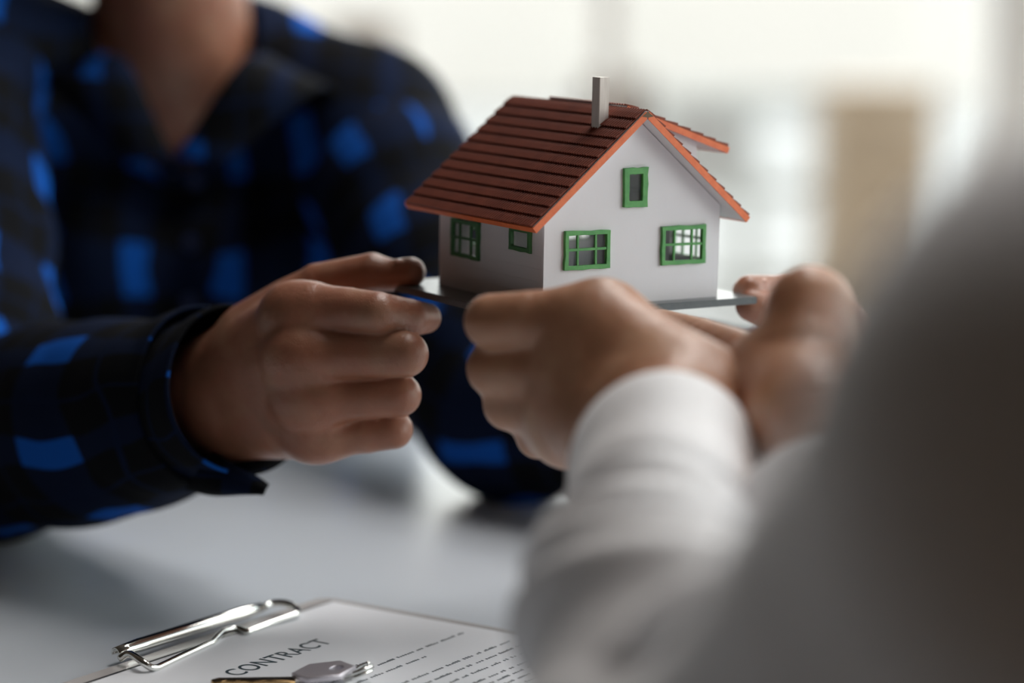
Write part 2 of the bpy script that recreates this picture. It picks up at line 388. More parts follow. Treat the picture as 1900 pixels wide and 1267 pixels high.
# ------------------------------------------------------------------ cloth tubes
def sleeve_me(path, radii, folds, n=96, m=160, squash=1.0, vstart=0.0, origin=(0, 0, 0)):
    """path points, radii along it; folds(s, th, S)->displacement in metres (s: metres along, S: total)"""
    pts = np.array(catmull(path, 24)); rad = np.interp(np.linspace(0, 1, len(pts)), np.linspace(0, 1, len(radii)), radii)
    seg = np.linalg.norm(np.diff(pts, axis=0), axis=1); cs = np.concatenate([[0], np.cumsum(seg)]); S = cs[-1]
    rs = np.interp(cs, np.linspace(0, S, len(radii)), radii) if len(radii) != len(path) else np.interp(np.linspace(0, len(path)-1, len(pts)), np.arange(len(path)), radii)
    ss = np.linspace(0, S, m); C = np.stack([np.interp(ss, cs, pts[:, i]) for i in range(3)], 1); R = np.interp(ss, cs, rs)
    T = np.gradient(C, axis=0); T /= np.linalg.norm(T, axis=1)[:, None]
    ref = np.array([0, 0, 1.0]); V = []; UV = []
    for i in range(m):
        r0 = ref-T[i]*(ref@T[i]); r0 /= np.linalg.norm(r0); b = np.cross(T[i], r0)
        for k in range(n+1):
            th = 2*math.pi*k/n; r = R[i]+folds(ss[i], th, S)
            V.append(C[i]+(r0*math.cos(th)+b*math.sin(th)*squash)*r); UV.append((th*np.mean(R), ss[i]+vstart))
    V = np.array(V); UV = np.array(UV); N = n+1
    i, k = np.meshgrid(np.arange(m-1), np.arange(n), indexing='ij')
    Q = np.stack([i*N+k, i*N+k+1, (i+1)*N+k+1, (i+1)*N+k], -1).reshape(-1, 4)
    me = me_from(V, Q, origin)
    li = np.empty(len(me.loops), np.int32); me.loops.foreach_get('vertex_index', li)
    l = me.uv_layers.new(name='UVMap'); l.data.foreach_set('uv', UV[li].astype(np.float32).ravel())
    bm = bmesh.new(); bm.from_mesh(me); bmesh.ops.remove_doubles(bm, verts=bm.verts, dist=1e-6); bm.to_mesh(me); bm.free()
    return me
def solid(o, t, off=1):
    md = o.modifiers.new('thickness', 'SOLIDIFY'); md.thickness = t; md.offset = off; return o

# ================================================================== room and daylight openings
R0 = ROOM; X0, X1, Y0, Y1, HH = R0['x0'], R0['x1'], R0['y0'], R0['y1'], R0['h']
def struct(o): o['kind'] = 'structure'; return o
struct(box('floor', ((X0+X1)/2, (Y0+Y1)/2, -.05), (X1-X0+.4, Y1-Y0+.4, .1), M['floor']))
struct(box('ceiling', ((X0+X1)/2, (Y0+Y1)/2, HH+.05), (X1-X0+.4, Y1-Y0+.4, .1), M['ceiling']))
struct(box('wall_left', (X0-.06, (Y0+Y1)/2, HH/2), (.12, Y1-Y0+.24, HH), M['taupe_wall']))
struct(box('wall_near', ((X0+X1)/2, Y0-.06, HH/2), (X1-X0+.24, .12, HH), M['taupe_wall']))
def wall_with_openings(name, horiz, at, a0, a1, openings, t=.14):
    holes = [rect(*o) for o in openings]
    me = plate_me(name, rect(a0, 0, a1, HH), holes, t)
    if horiz == 'x': me.transform(Matrix(((1, 0, 0, 0), (0, 0, -1, at), (0, 1, 0, 0), (0, 0, 0, 1))))
    else: me.transform(Matrix(((0, 0, 1, at), (1, 0, 0, 0), (0, 1, 0, 0), (0, 0, 0, 1))))
    return struct(link(name, me, M['white_wall']))
back_open = [(-3.25, .06, -.95, 2.65), (-.89, .06, 1.30, 2.65), (1.38, .06, 2.05, 2.65)]
right_open = [(-.20, .30, 1.30, 2.62), (1.42, .30, 2.95, 2.62), (3.10, .30, 5.45, 2.62)]
wall_with_openings('wall_back', 'x', Y1+.07, X0, X1+.2, back_open)
wall_with_openings('wall_right', 'y', X1+.07, Y0, Y1+.14, right_open)
nwin = 0
def room_window(openings, horiz, at):
    global nwin
    for (a0, z0, a1, z1) in openings:
        nwin += 1; w = .055
        hz = [z0, z1]; mid = .25 if (horiz == 'x' and abs(a0+.89) < .01) else (a0+a1)/2
        me = plate_me('window', rect(a0, z0, a1, z1), [rect(a0+w, z0+w, mid-w/2, z1-w), rect(mid+w/2, z0+w, a1-w, z1-w)], .06)
        T = Matrix(((1, 0, 0, 0), (0, 0, -1, at), (0, 1, 0, 0), (0, 0, 0, 1))) if horiz == 'x' else Matrix(((0, 0, 1, at), (1, 0, 0, 0), (0, 1, 0, 0), (0, 0, 0, 1)))
        me.transform(T)
        fr = struct(link('window_%d' % nwin, me, M['frame_white']))
        for (p, q) in ((a0+w, mid-w/2), (mid+w/2, a1-w)):
            bm = bmesh.new(); add_box(bm, ((p+q)/2, (z0+z1)/2, 0), (q-p, z1-z0-2*w, .008)); bm.transform(T)
            bm_obj('window_pane', bm, M['room_glass'], fr)
room_window(back_open, 'x', Y1+.07)
room_window(right_open, 'y', X1+.07)
struct(box('baseboard_left', (X0+.008, (Y0+Y1)/2, .05), (.016, Y1-Y0, .1), M['frame_white'], bev=.003))
# outside: paved terrace and a pale wall added far beyond it to hide the bright horizon sky
bm = bmesh.new(); add_box(bm, (0, 210, -.12), (500, 500, .1)); g = struct(bm_obj('terrace', bm, M['paving']))

gw = box('sky_screen_wall', (2, 26, 1.3), (34, .3, 2.8), M['far_wall']); tag(gw, 'long pale wall added far beyond the glazing to screen the bright sky', 'wall')
for i, (lx, ly) in enumerate(FILL_PANELS):  # housings for the added overhead fill panels
    c = empty('added_fill_panel', (lx, ly, HH)); tag(c, ('flat white ceiling panel added as fill light above the middle of the table', 'flat white ceiling panel added as fill light nearest the window wall', 'flat white ceiling panel added as fill light by the right wall windows')[i], 'lamp')
    me = plate_me('frame', rect(-.32, -.62, .32, .62), [rect(-.285, -.585, .285, .585)], .05); me.transform(Matrix.Translation((0, 0, -.026))); link('frame', me, M['frame_white'], c)
    box('diffuser', (0, 0, -.012), (.56, 1.16, .01), M['frame_white'], c)
# ================================================================== the model house
HO = CAM + RIGHT*.0146 + FWD*1.13 + UP*.0154
def rot3(rx, ry, rz):
    return Matrix.Rotation(rz, 3, 'Z') @ Matrix.Rotation(rx, 3, 'X') @ Matrix.Rotation(ry, 3, 'Y')
CR = Matrix((RIGHT, FWD, UP)).transposed()
HR = CR @ rot3(.1427, -.0687, .5689)
HM = HR.to_4x4(); HM.translation = HO
house = empty('model_house'); house.matrix_world = HM
tag(house, 'small white model house with red tiled roof held by four hands', 'model house')
hW, hL, hA, hH = .1039, .0974, .0903, .0464
hs = (hA-hH)/(hW/2); ov, ob, osd = .009, .0151, .0097; hn = math.hypot(1, hs); rt = .0030
def hp(x, y, z): return HM @ Vector((x, y, z))
tw = .0016
TG = lambda y: Matrix(((1, 0, 0, 0), (0, 0, -1, y), (0, 1, 0, 0), (0, 0, 0, 1)))
TS = lambda x: Matrix(((0, 0, 1, x), (1, 0, 0, 0), (0, 1, 0, 0), (0, 0, 0, 1)))
plate_t = .0036
bm = bmesh.new(); add_box(bm, ((hW-.0207+.0183)/2, (hL-.0092+.0225)/2, -plate_t/2), (hW+.039, hL+.0317, plate_t), bev=.0004)
b = bm_obj('base_plate', bm, M['base'], house); b['label'] = 'thin dark grey base plate'
win_front = [(.0111, .0180, .0372, .0367), (.0680, .0176, .0947, .0367), (.0446, .0469, .0586, .0660)]
win_back = [(.016, .018, .042, .037), (.068, .018, .094, .037)]
win_left = [(.0575, .0165, .0841, .0355), (.0104, .0256, .0291, .0370)]
win_right = [(.012, .016, .040, .038), (.056, .016, .086, .038)]
def inset(r, d): return rect(r[0]+d, r[1]+d, r[2]-d, r[3]-d)
gable = [(0, 0), (hW, 0), (hW, hH-.0005), (hW/2, hA-.0005), (0, hH-.0005)]
def wall_part(name, outline, wins, T, m):
    me = plate_me(name, outline, [inset(w, .0014) for w in wins], tw); me.transform(T)
    return link(name, me, m, house)
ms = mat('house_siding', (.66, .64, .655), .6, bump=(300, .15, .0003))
nt = ms.node_tree; tc = nt.nodes.new('ShaderNodeTexCoord'); sp = nt.nodes.new('ShaderNodeSeparateXYZ'); nt.links.new(tc.outputs['Object'], sp.inputs[0])
gr = math_node(nt, 'LESS_THAN', math_node(nt, 'FRACT', math_node(nt, 'DIVIDE', sp.outputs['Z'], .0062)), .07)
bp = nt.nodes.new('ShaderNodeBump'); bp.invert = True; bp.inputs['Distance'].default_value = .0003; nt.links.new(gr, bp.inputs['Height'])
nt.links.new(bp.outputs[0], nt.nodes['Principled BSDF'].inputs['Normal'])
wall_part('gable_wall', gable, win_front, TG(tw/2), M['wall_w'])
wall_part('gable_wall', gable, win_back, TG(hL-tw/2), M['wall_w'])
side = rect(tw, 0, hL-tw, hH-.0002)
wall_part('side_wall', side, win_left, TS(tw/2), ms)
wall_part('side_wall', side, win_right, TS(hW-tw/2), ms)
wr = random.Random(3)
def wob(poly, a=.00035): return [(x+wr.uniform(-a, a), y+wr.uniform(-a, a)) for x, y in poly]
def dense(r, k=5):
    x0, y0, x1, y1 = r; c = rect(x0, y0, x1, y1); out = []
    for a, b in zip(c, c[1:]+c[:1]):
        for i in range(k): out.append((a[0]+(b[0]-a[0])*i/k, a[1]+(b[1]-a[1])*i/k))
    return out
def house_window(r, T, out, m, cols=True, fw=.0021, parent=None):
    """frame ring, bars, pane; T(offset) puts the plane; out = direction sign of the outside"""
    x0, y0, x1, y1 = r
    me = plate_me('window', wob(dense(r), .00028), [wob(dense((x0+fw, y0+fw, x1-fw, y1-fw)), .00012)], .0020, .0002); me.transform(T(out*.0007))
    w = link('window', me, m, parent or house)
    bars = []
    if cols:
        wd = x1-x0-2*fw
        bars = [((x0+fw+wd*.245, (y0+y1)/2), (.0012, y1-y0-2*fw)), ((x0+fw+wd*.72, (y0+y1)/2), (.0013, y1-y0-2*fw)), (((x0+x1)/2, y0+(y1-y0)*.52), (x1-x0-2*fw, .0013))]
    for c, s in bars:
        bm = bmesh.new(); add_box(bm, (c[0], c[1], 0), (s[0], s[1], .0012), rot=(0, 0, wr.uniform(-.02, .02)), bev=.0002); bm.transform(T(out*.0009)); bm_obj('glazing_bar', bm, m, w)
    bm = bmesh.new(); add_box(bm, ((x0+x1)/2, (y0+y1)/2, 0), (x1-x0-fw, y1-y0-fw, .0004)); bm.transform(T(-out*.0002)); bm_obj('glass_pane', bm, M['glass'], w)
    return w
for r in win_front: house_window(r, lambda o: TG(-o), 1, M['green'], cols=(r[2]-r[0] > .02), fw=.0021 if r[2]-r[0] > .02 else .0031)
for r in win_back: house_window(r, lambda o: TG(hL+o), 1, M['green'])
for r in win_left: house_window(r, lambda o: TS(-o), 1, M['green_shaded'], cols=(r[2]-r[0] > .02))['label'] = 'green window frame on the side wall, its shade darkened into the colour'
for r in win_right: house_window(r, lambda o: TS(hW+o), 1, M['green'])
def prism(name, poly, y0, y1, m, parent=None):
    bm = bmesh.new(); a = [bm.verts.new((x, y0, z)) for x, z in poly]; b = [bm.verts.new((x, y1, z)) for x, z in poly]
    n = len(poly); bm.faces.new(a); bm.faces.new(b[::-1])
    for i in range(n): bm.faces.new((a[i], a[(i+1) % n], b[(i+1) % n], b[i]))
    return bm_obj(name, bm, m, parent)
def tile_rows(parent, org, down, nrow, length, y0, y1, pitch=.0021, step=.0011, amp=.00042, base=.0002):
    """corrugated courses: org (x,z) at the top, down = unit (x,z) down the slope"""
    nrm = (-down[1], down[0]) if down[0] > 0 else (down[1], -down[0])
    if nrm[1] < 0: nrm = (-nrm[0], -nrm[1])
    rl = length/nrow; nseg = int((y1-y0)/pitch)*6
    tr = random.Random(11)
    for i in range(nrow):
        j = tr.uniform(-.0002, .0002)
        prof = [(i*rl-(.0004 if i else 0), base), (i*rl+rl*.5, base+step*.62), ((i+1)*rl+.0003, base+step), ((i+1)*rl+.0003, base+step*.15)]
        vs = []; fs = []
        for k in range(nseg+1):
            y = y0+(y1-y0)*k/nseg; c = amp*math.cos(2*math.pi*k/6)
            for q, (u, h) in enumerate(prof):
                hh = h+(c if q < 3 else -amp*.3)
                vs.append((org[0]+down[0]*(u+j)+nrm[0]*hh, y, org[1]+down[1]*(u+j)+nrm[1]*hh))
        for k in range(nseg):
            for q in range(3): fs.append((k*4+q, k*4+q+1, k*4+q+5, k*4+q+4))
        for k in (0, nseg): fs.append((k*4, k*4+1, k*4+2, k*4+3))
        me = bpy.data.meshes.new('tile_course'); me.from_pydata(vs, [], fs)
        bm = bmesh.new(); bm.from_mesh(me); bmesh.ops.recalc_face_normals(bm, faces=bm.faces[:]); bm.to_mesh(me); bm.free()
        link('tile_course', me, M['tile'], parent)
yf, yb = -ov, hL+ob
for sgn in (-1, 1):
    cx = hW/2; half = hW/2+osd
    def pt(u, h):  # u horizontal distance from ridge, h height over the underside plane (perp)
        return (cx+sgn*(u+h*hs/hn), hA-hs*u+h/hn)
    slab = [pt(0.0004, 0), pt(half, 0), pt(half, rt), pt(-rt*hs/hn+.0002 if False else 0.0004-rt*hs/hn, rt)]
    rp = prism('roof_panel', slab, yf+.0004, yb-.0004, M['wall_w'], house)
    # painted edges: two verge strips and the eave strip
    for (a, b_) in ((yf, yf+.0005), (yb-.0005, yb)):
        prism('verge_edge', [pt(.0004, -.0001), pt(half+.0002, -.0001), pt(half+.0002, rt+.0001), pt(.0008-rt*hs/hn, rt+.0001)], a, b_, M['orange'], rp)['label'] = 'orange painted roof edge'
    prism('eave_edge', [pt(half-.0001, -.0001), pt(half+.0005, -.0001), pt(half+.0005, rt+.0001), pt(half-.0001, rt+.0001)], yf, yb, M['orange'], rp)['label'] = 'orange painted eave edge'
    top = pt(.0-rt*hs/hn, rt); dn = (sgn/hn, -hs/hn)
    tile_rows(rp, top, dn, 12, half*hn+.0026, yf+.0014, yb-.0012)
# dormer over the right slope
dx0, dz0, dsl = hW/2+.0005, hA+rt*hn+.0012, .345; dx1 = .1150
dn_ = math.hypot(1, dsl)
def dpt(x, h): return (x+h*dsl/dn_, dz0-dsl*(x-dx0)-.0030*dn_+h/dn_)
dorm = prism('dormer_roof', [dpt(dx0, 0), dpt(dx1, 0), dpt(dx1, .0030), dpt(dx0, .0030)], .0104, .0796, M['wall_w'], house)
for a in (.0100, .0796): prism('verge_edge', [dpt(dx0, -.0001), dpt(dx1+.0002, -.0001), dpt(dx1+.0002, .0031), dpt(dx0, .0031)], a, a+.0005, M['orange'], dorm)
prism('eave_edge', [dpt(dx1-.0001, -.0001), dpt(dx1+.0005, -.0001), dpt(dx1+.0005, .0031), dpt(dx1-.0001, .0031)], .010, .080, M['orange'], dorm)
tile_rows(dorm, dpt(dx0-.001, .0031), (1/dn_, -dsl/dn_), 8, (dx1-dx0)*dn_+.001, .0112, .079)
mz = lambda x: hA+rt*hn-hs*(x-hW/2)
for a in (.0135, .0750):
    prism('dormer_cheek', [dpt(.058, 0), dpt(.0985, 0), (.0985, mz(.0985)-.001), (.061, mz(.061)-.001)], a, a+.0015, M['wall_w'], house)
dw = [.0985-.0016]
me = plate_me('dormer_front', rect(.0150, mz(.0985)-.001, .0750, dpt(.0985, 0)[1]-.0002), [rect(.030, .0585, .060, .0735)], tw); me.transform(TS(.0985-tw/2)); link('dormer_front', me, M['wall_w'], house)
house_window((.029, .0575, .061, .0745), lambda o: TS(.0985+o), 1, M['green'])
# chimney block standing out of the left slope
bm = bmesh.new(); cz = hH+hs*.0393+rt*hn
add_box(bm, (.0393+.0028, .0139+.0032, cz+.0105), (.0056, .0066, .0295), bev=.00015)
bm_obj('chimney', bm, M['chimney'], house)['label'] = 'square chimney of pale grained wood'
# ridge: small closing strip seen end-on at the gable tip
prism('ridge_strip', [(hW/2-.0034, hA+rt*hn-.0030), (hW/2, hA+rt*hn-.0008), (hW/2+.0034, hA+rt*hn-.0030), (hW/2, hA+.0004)], yf-.0003, yb-.001, mat('ridge_brown', (.12, .07, .03), .6), house)
# ================================================================== people
def pc(points):   # [(px,py,depth,r_mm)] -> [(world point, r)]
    return [(np.array(P(a, b, c)), r/1000) for a, b, c, r in points]
def pl(a, b, ra, rb, k=.012, flat=None):
    return (np.array(P(*a)), np.array(P(*b)), ra/1000, rb/1000, k, flat)
hands = {}
# --- blue shirt: right hand, thumb over and forefinger under the plate's back left corner
hands['a_right'] = hand_field(
    [pl((400, 690, 1.250), (560, 585, 1.190), 19, 15.0), pl((410, 720, 1.250), (560, 665, 1.180), 20, 14.5), pl((425, 770, 1.250), (575, 745, 1.185), 18, 14), pl((440, 790, 1.250), (590, 806, 1.198), 16, 12.5),
     pl((545, 590, 1.193), (595, 800, 1.198), 13, 12, .008), pl((430, 680, 1.26), (540, 590, 1.225), 18, 16),
     pl((300, 750, 1.300), (405, 725, 1.250), 24, 24), pl((320, 770, 1.300), (425, 755, 1.250), 24, 22)],
    [pc([(540, 580, 1.190, 14), (585, 577, 1.185, 13.6), (645, 580, 1.177, 12.6), (700, 583, 1.168, 11.2), (758, 590, 1.178, 9.6), (790, 590, 1.192, 7.8)]),
     pc([(545, 665, 1.182, 14), (600, 660, 1.178, 13.2), (680, 658, 1.172, 12.2), (752, 657, 1.166, 11.4), (745, 664, 1.198, 9.5), (670, 668, 1.208, 8.5)]),
     pc([(560, 742, 1.186, 13), (610, 739, 1.182, 12.2), (680, 736, 1.180, 11.4), (742, 733, 1.178, 10.6), (732, 738, 1.208, 9), (660, 738, 1.218, 8)]),
     pc([(575, 808, 1.198, 12), (620, 806, 1.195, 11.2), (680, 802, 1.192, 10.6), (730, 797, 1.190, 9.8), (722, 798, 1.215, 8), (660, 800, 1.222, 7.5)]),
     pc([(470, 620, 1.235, 17), (590, 530, 1.222, 11.5), (690, 506, 1.215, 10.2), (728, 511, 1.212, 8.2), (762, 505, 1.208, 7.8)])])
# --- blue shirt: left hand, pinching the plate's right corner
hands['a_left'] = hand_field(
    [pl((1560, 700, 1.290), (1560, 620, 1.250), 21, 17), pl((1540, 730, 1.290), (1545, 660, 1.245), 20, 16), pl((1530, 760, 1.290), (1530, 700, 1.250), 19, 15),
     pl((1490, 770, 1.345), (1545, 720, 1.290), 23, 23)],
    [pc([(1560, 620, 1.250, 14), (1500, 610, 1.220, 12), (1440, 583, 1.207, 10), (1395, 566, 1.202, 8.5)]),
     pc([(1545, 660, 1.245, 14), (1490, 662, 1.225, 11.5), (1470, 650, 1.245, 10), (1500, 650, 1.262, 9)]),
     pc([(1530, 700, 1.250, 13), (1480, 705, 1.235, 11), (1470, 695, 1.255, 9), (1500, 695, 1.270, 8.5)]),
     pc([(1525, 735, 1.260, 12), (1480, 745, 1.250, 10), (1475, 738, 1.265, 8.5), (1500, 735, 1.278, 8)]),
     pc([(1560, 650, 1.270, 16), (1530, 575, 1.250, 12), (1455, 548, 1.225, 10.5), (1390, 541, 1.207, 8.6)])])
# --- white shirt: left hand seen over its back, fingers curled under the plate's front corner
hands['b_left'] = hand_field(
    [pl((1300, 735, .985), (1120, 608, 1.030), 18, 16.8, .016), pl((1270, 780, .985), (1085, 690, 1.028), 21, 17, .016), pl((1220, 810, .985), (1070, 755, 1.035), 20, 14.5, .016), pl((1170, 800, .990), (1050, 800, 1.050), 17, 11, .014),
     pl((1110, 610, 1.032), (1060, 790, 1.045), 15, 12, .012),
     pl((1250, 850, .940), (1250, 770, .985), 25, 24, .016), pl((1235, 900, .920), (1235, 850, .945), 26, 25, .016)],
    [pc([(1110, 606, 1.032, 16.4), (1050, 596, 1.034, 15.2), (985, 594, 1.038, 13.0), (912, 596, 1.045, 12.2), (925, 612, 1.078, 10), (990, 606, 1.092, 8.5)]),
     pc([(1080, 690, 1.030, 15), (1030, 688, 1.036, 13.4), (917, 684, 1.058, 12.4), (935, 682, 1.090, 10), (1010, 670, 1.100, 9)]),
     pc([(1065, 755, 1.036, 14), (1030, 755, 1.042, 12), (945, 750, 1.064, 11.8), (960, 742, 1.092, 9.5), (1030, 730, 1.100, 8.5)]),
     pc([(1060, 795, 1.045, 12), (1050, 800, 1.050, 11), (1000, 808, 1.068, 10.5), (1000, 790, 1.090, 8.5), (1060, 775, 1.100, 8)]),
     pc([(1240, 700, 1.005, 16), (1205, 645, 1.045, 12), (1165, 620, 1.080, 9.0), (1120, 606, 1.092, 8.0)])], kk=[.0015, .0045, .006, .007, .003])
# --- white shirt: right hand, big thumb knuckle on top of the near corner, fingers reaching under the plate
hands['b_right'] = hand_field(
    [pl((1500, 770, .945), (1450, 690, .985), 21, 19, .014), pl((1540, 790, .940), (1520, 690, .985), 22, 20, .014), pl((1450, 700, .985), (1350, 722, 1.000), 19, 12, .012),
     pl((1570, 1000, .870), (1530, 820, .930), 25, 22, .014), pl((1400, 740, .99), (1490, 770, .95), 15, 19, .014)],
    [pc([(1500, 700, .975, 19), (1500, 640, .975, 17), (1503, 572, .985, 18.0), (1488, 552, 1.030, 12.5), (1478, 548, 1.060, 9.5)]),
     pc([(1440, 690, .995, 15), (1395, 662, 1.035, 10.5), (1300, 628, 1.080, 9.3), (1225, 606, 1.110, 8.3)]),
     pc([(1430, 712, .995, 15), (1385, 692, 1.040, 10.5), (1290, 655, 1.090, 9.3), (1210, 635, 1.110, 8.3)]),
     pc([(1420, 740, .990, 14), (1375, 725, 1.040, 10), (1290, 690, 1.090, 9), (1220, 670, 1.110, 8)]),
     pc([(1420, 765, .985, 12), (1370, 755, 1.030, 9), (1300, 725, 1.075, 8), (1250, 705, 1.095, 7)])])
def V3(*a): return np.array(a, float)
def add_head(f, c, s=1.0, face=(0, -1, 0), k=.012):
    """c = head centre; face = unit facing direction (horizontal)"""
    c = np.array(c); fd = np.array(face, float); sd = np.cross(fd, (0, 0, 1.0)); up = V3(0, 0, 1)
    q = lambda a, b, z: c+(sd*a+fd*b+up*z)*s
    f.cap(q(0, -.018, .03), q(0, .015, .035), .078*s, .074*s, k)
    f.cap(q(0, .020, .0), q(0, .036, -.060), .064*s, .046*s, .02)
    f.cap(q(0, .060, -.085), q(0, .060, -.088), .024*s, .022*s, .018)
    for e in (-1, 1):
        f.cap(q(.040*e, .045, -.035), q(.050*e, -.005, -.050), .018*s, .018*s, .02)
        f.cap(q(.074*e, -.005, -.012), q(.077*e, -.010, .016), .008*s, .012*s, .005)
        f.cap(q(.018*e, .083, .026), q(.045*e, .072, .027), .007*s, .006*s, .008)
        f.cap(q(.030*e, .098, .005), q(.035*e, .096, .005), .012*s, .012*s, .010, cut=True)
        f.cap(q(.022*e, .0765, .0155), q(.043*e, .0700, .0145), .0045*s, .004*s, .004)
        f.cap(q(.022*e, .0755, -.0055), q(.042*e, .0690, -.0050), .0038*s, .0035*s, .004)
    f.cap(q(0, .086, .012), q(0, .108, -.025), .008*s, .012*s, .008)
    f.cap(q(-.010, .095, -.030), q(.010, .095, -.030), .008*s, .008*s, .005)
    return q
def face_parts(q, s, parent, org, hair_pts, hmat):
    def ball(name, c, r, m, sc3=(1, 1, 1)):
        bm = bmesh.new(); bmesh.ops.create_uvsphere(bm, u_segments=20, v_segments=12, radius=r); bmesh.ops.scale(bm, vec=sc3, verts=bm.verts); bmesh.ops.translate(bm, vec=Vector(c)-Vector(org), verts=bm.verts)
        return bm_obj(name, bm, m, parent, True)
    for e in (-1, 1):
        ey = ball('eye', q(.032*e, .0685, .005), .0120*s, M['eye'])
        bm = bmesh.new(); bmesh.ops.create_uvsphere(bm, u_segments=12, v_segments=8, radius=.0056*s); bmesh.ops.translate(bm, vec=Vector(q(.032*e, .0762, .003))-Vector(org), verts=bm.verts); bm_obj('iris', bm, M['iris'], ey, True)
    for e in (-1, 1): ball('eyebrow', q(.033*e, .0790, .030), .004*s, hmat, (4.0, 1.0, .8))
    ball('lips', q(0, .094, -.050), .012*s, M['lip'], (1.7, .6, .55))
    f = Field(q(0, 0, 0)-.16*s, q(0, 0, 0)+.17*s, .004)
    for a, b, ra, rb in hair_pts: f.cap(q(*a), q(*b), ra*s, rb*s, .01)
    V, Q = f.mesh(); V = smooth_mesh(V, Q, 2); link('hair', me_from(V, Q, org), hmat, parent)
def body_mesh(f, hs_):
    V, Q = f.mesh(); V = smooth_mesh(V, Q, 3); Vs, Qs = [V], [Q]; o = len(V)
    for h in hs_:
        v, q = h.mesh(); v = smooth_mesh(v, q, 2); Vs.append(v); Qs.append(q+o); o += len(v)
    return np.concatenate(Vs), np.concatenate(Qs)

# ------------------------------------------------ person in the blue plaid shirt (behind the table)
A_org = np.array((-.24, 1.95, 0.0))
shL, shR = V3(-.106, 1.742, .976), V3(-.40, 1.66, 1.045)          # his left / right shoulder
elR, wrR = np.array(P(-60, 850, 1.42)), np.array(P(400, 720, 1.25))
elL, wrL = np.array(P(950, 800, 1.52)), np.array(P(1490, 770, 1.345))
neck0 = V3(-.245, 1.765, 1.00); headA = V3(-.250, 1.690, 1.208)
f = Field((-.62, 1.20, -.02), (.32, 2.32, 1.42), .007)
qA = add_head(f, headA, 1.0, (.10/1.005, -1/1.005, 0))
f.cap(neck0, headA+V3(0, .02, -.07), .058, .054, .02)
f.cap(neck0+V3(-.035, .025, -.02), shR+V3(.03, .012, .0), .036, .034, .03); f.cap(neck0+V3(.035, .02, -.02), shL+V3(-.03, 0, .0), .038, .036, .03)
for sx in (-1, 1):
    f.cap(V3(-.245+.075*sx, 1.80, .88), V3(-.245+.07*sx, 1.90, .62), .085, .085, .03)
    f.cap(V3(-.245+.08*sx, 1.93, .56), V3(-.245+.12*sx, 1.62, .50), .085, .070, .03)
    f.cap(V3(-.245+.12*sx, 1.62, .50), V3(-.245+.13*sx, 1.66, .09), .062, .042, .02)
    f.cap(V3(-.245+.13*sx, 1.68, .045), V3(-.245+.15*sx, 1.50, .03), .038, .030, .02)
for a, e, w in ((shR, elR, wrR), (shL, elL, wrL)):
    f.cap(a, e, .046, .038, .02); f.cap(e, w, .038, .027, .01)
V, Q = body_mesh(f, [hands['a_right'], hands['a_left']])
personA = link('person', me_from(V, Q, A_org), M['skin_a']); personA.location = A_org
tag(personA, 'person in blue and black plaid shirt seated behind the table holding the model house', 'person')
face_parts(qA, 1.0, personA, A_org, [((0, -.03, .045), (0, .01, .065), .078, .070), ((0, -.05, .0), (0, -.055, -.03), .066, .05), ((-.03, .05, .085), (.03, .05, .085), .03, .03)], M['hair'])
# shirt: torso shell with an open V neck
def cloth_torso(lo, hi, h, build, cuts):
    f = Field(lo, hi, h); build(f)
    g = f.clone(); cuts(g)
    f.D = np.maximum(f.D, -g.D)
    return f
def tA(f):
    for sx in (-1, 1):
        f.cap(V3(-.245+.078*sx, 1.80, .88), V3(-.245+.075*sx, 1.90, .60), .100, .100, .03)
        f.cap(V3(-.245+.05*sx, 1.785, .985+(.018 if sx < 0 else .036)), (shR if sx < 0 else shL)+V3(.01*-sx, 0, .0), .058, .062, .03)
        f.cap((shR if sx < 0 else shL), ((elR if sx < 0 else elL)*.25+(shR if sx < 0 else shL)*.75), .066, .060, .03)
        f.cap(V3(-.245+.05*sx, 1.72, .87), V3(-.245+.09*sx, 1.74, .80), .06, .07, .03)
    f.cap(V3(-.33, 1.95, .50), V3(-.16, 1.95, .50), .10, .10, .03)
    f.cap(neck0+V3(0, .01, -.02), neck0+V3(0, -.002, .035), .073, .066, .015)
def cA(g):
    g.cap(neck0+V3(0, .0, -.02), headA+V3(0, .01, -.06), .0605, .062, .004)
    # V opening
    tip = np.array(P(322, 292, 1.60)); l = np.array(P(195, 20, 1.63)); r = np.array(P(478, 20, 1.63))
    for t in np.linspace(0, 1, 14):
        a = tip+(l-tip)*t; b = tip+(r-tip)*t
        g.cap(a, b, .005+.004*t, .005+.004*t, .002); g.cap(a+V3(0, .03, 0), b+V3(0, .03, 0), .005+.004*t, .005+.004*t, .002); g.cap(a+V3(0, -.03, 0), b+V3(0, -.03, 0), .006+.004*t, .006+.004*t, .002); g.cap(a+V3(0, .055, 0), b+V3(0, .055, 0), .006+.002*t, .006+.002*t, .002)
f = cloth_torso((-.60, 1.50, .40), (.12, 2.14, 1.20), .005, tA, cA)
V, Q = f.mesh(); V = smooth_mesh(V, Q, 2)
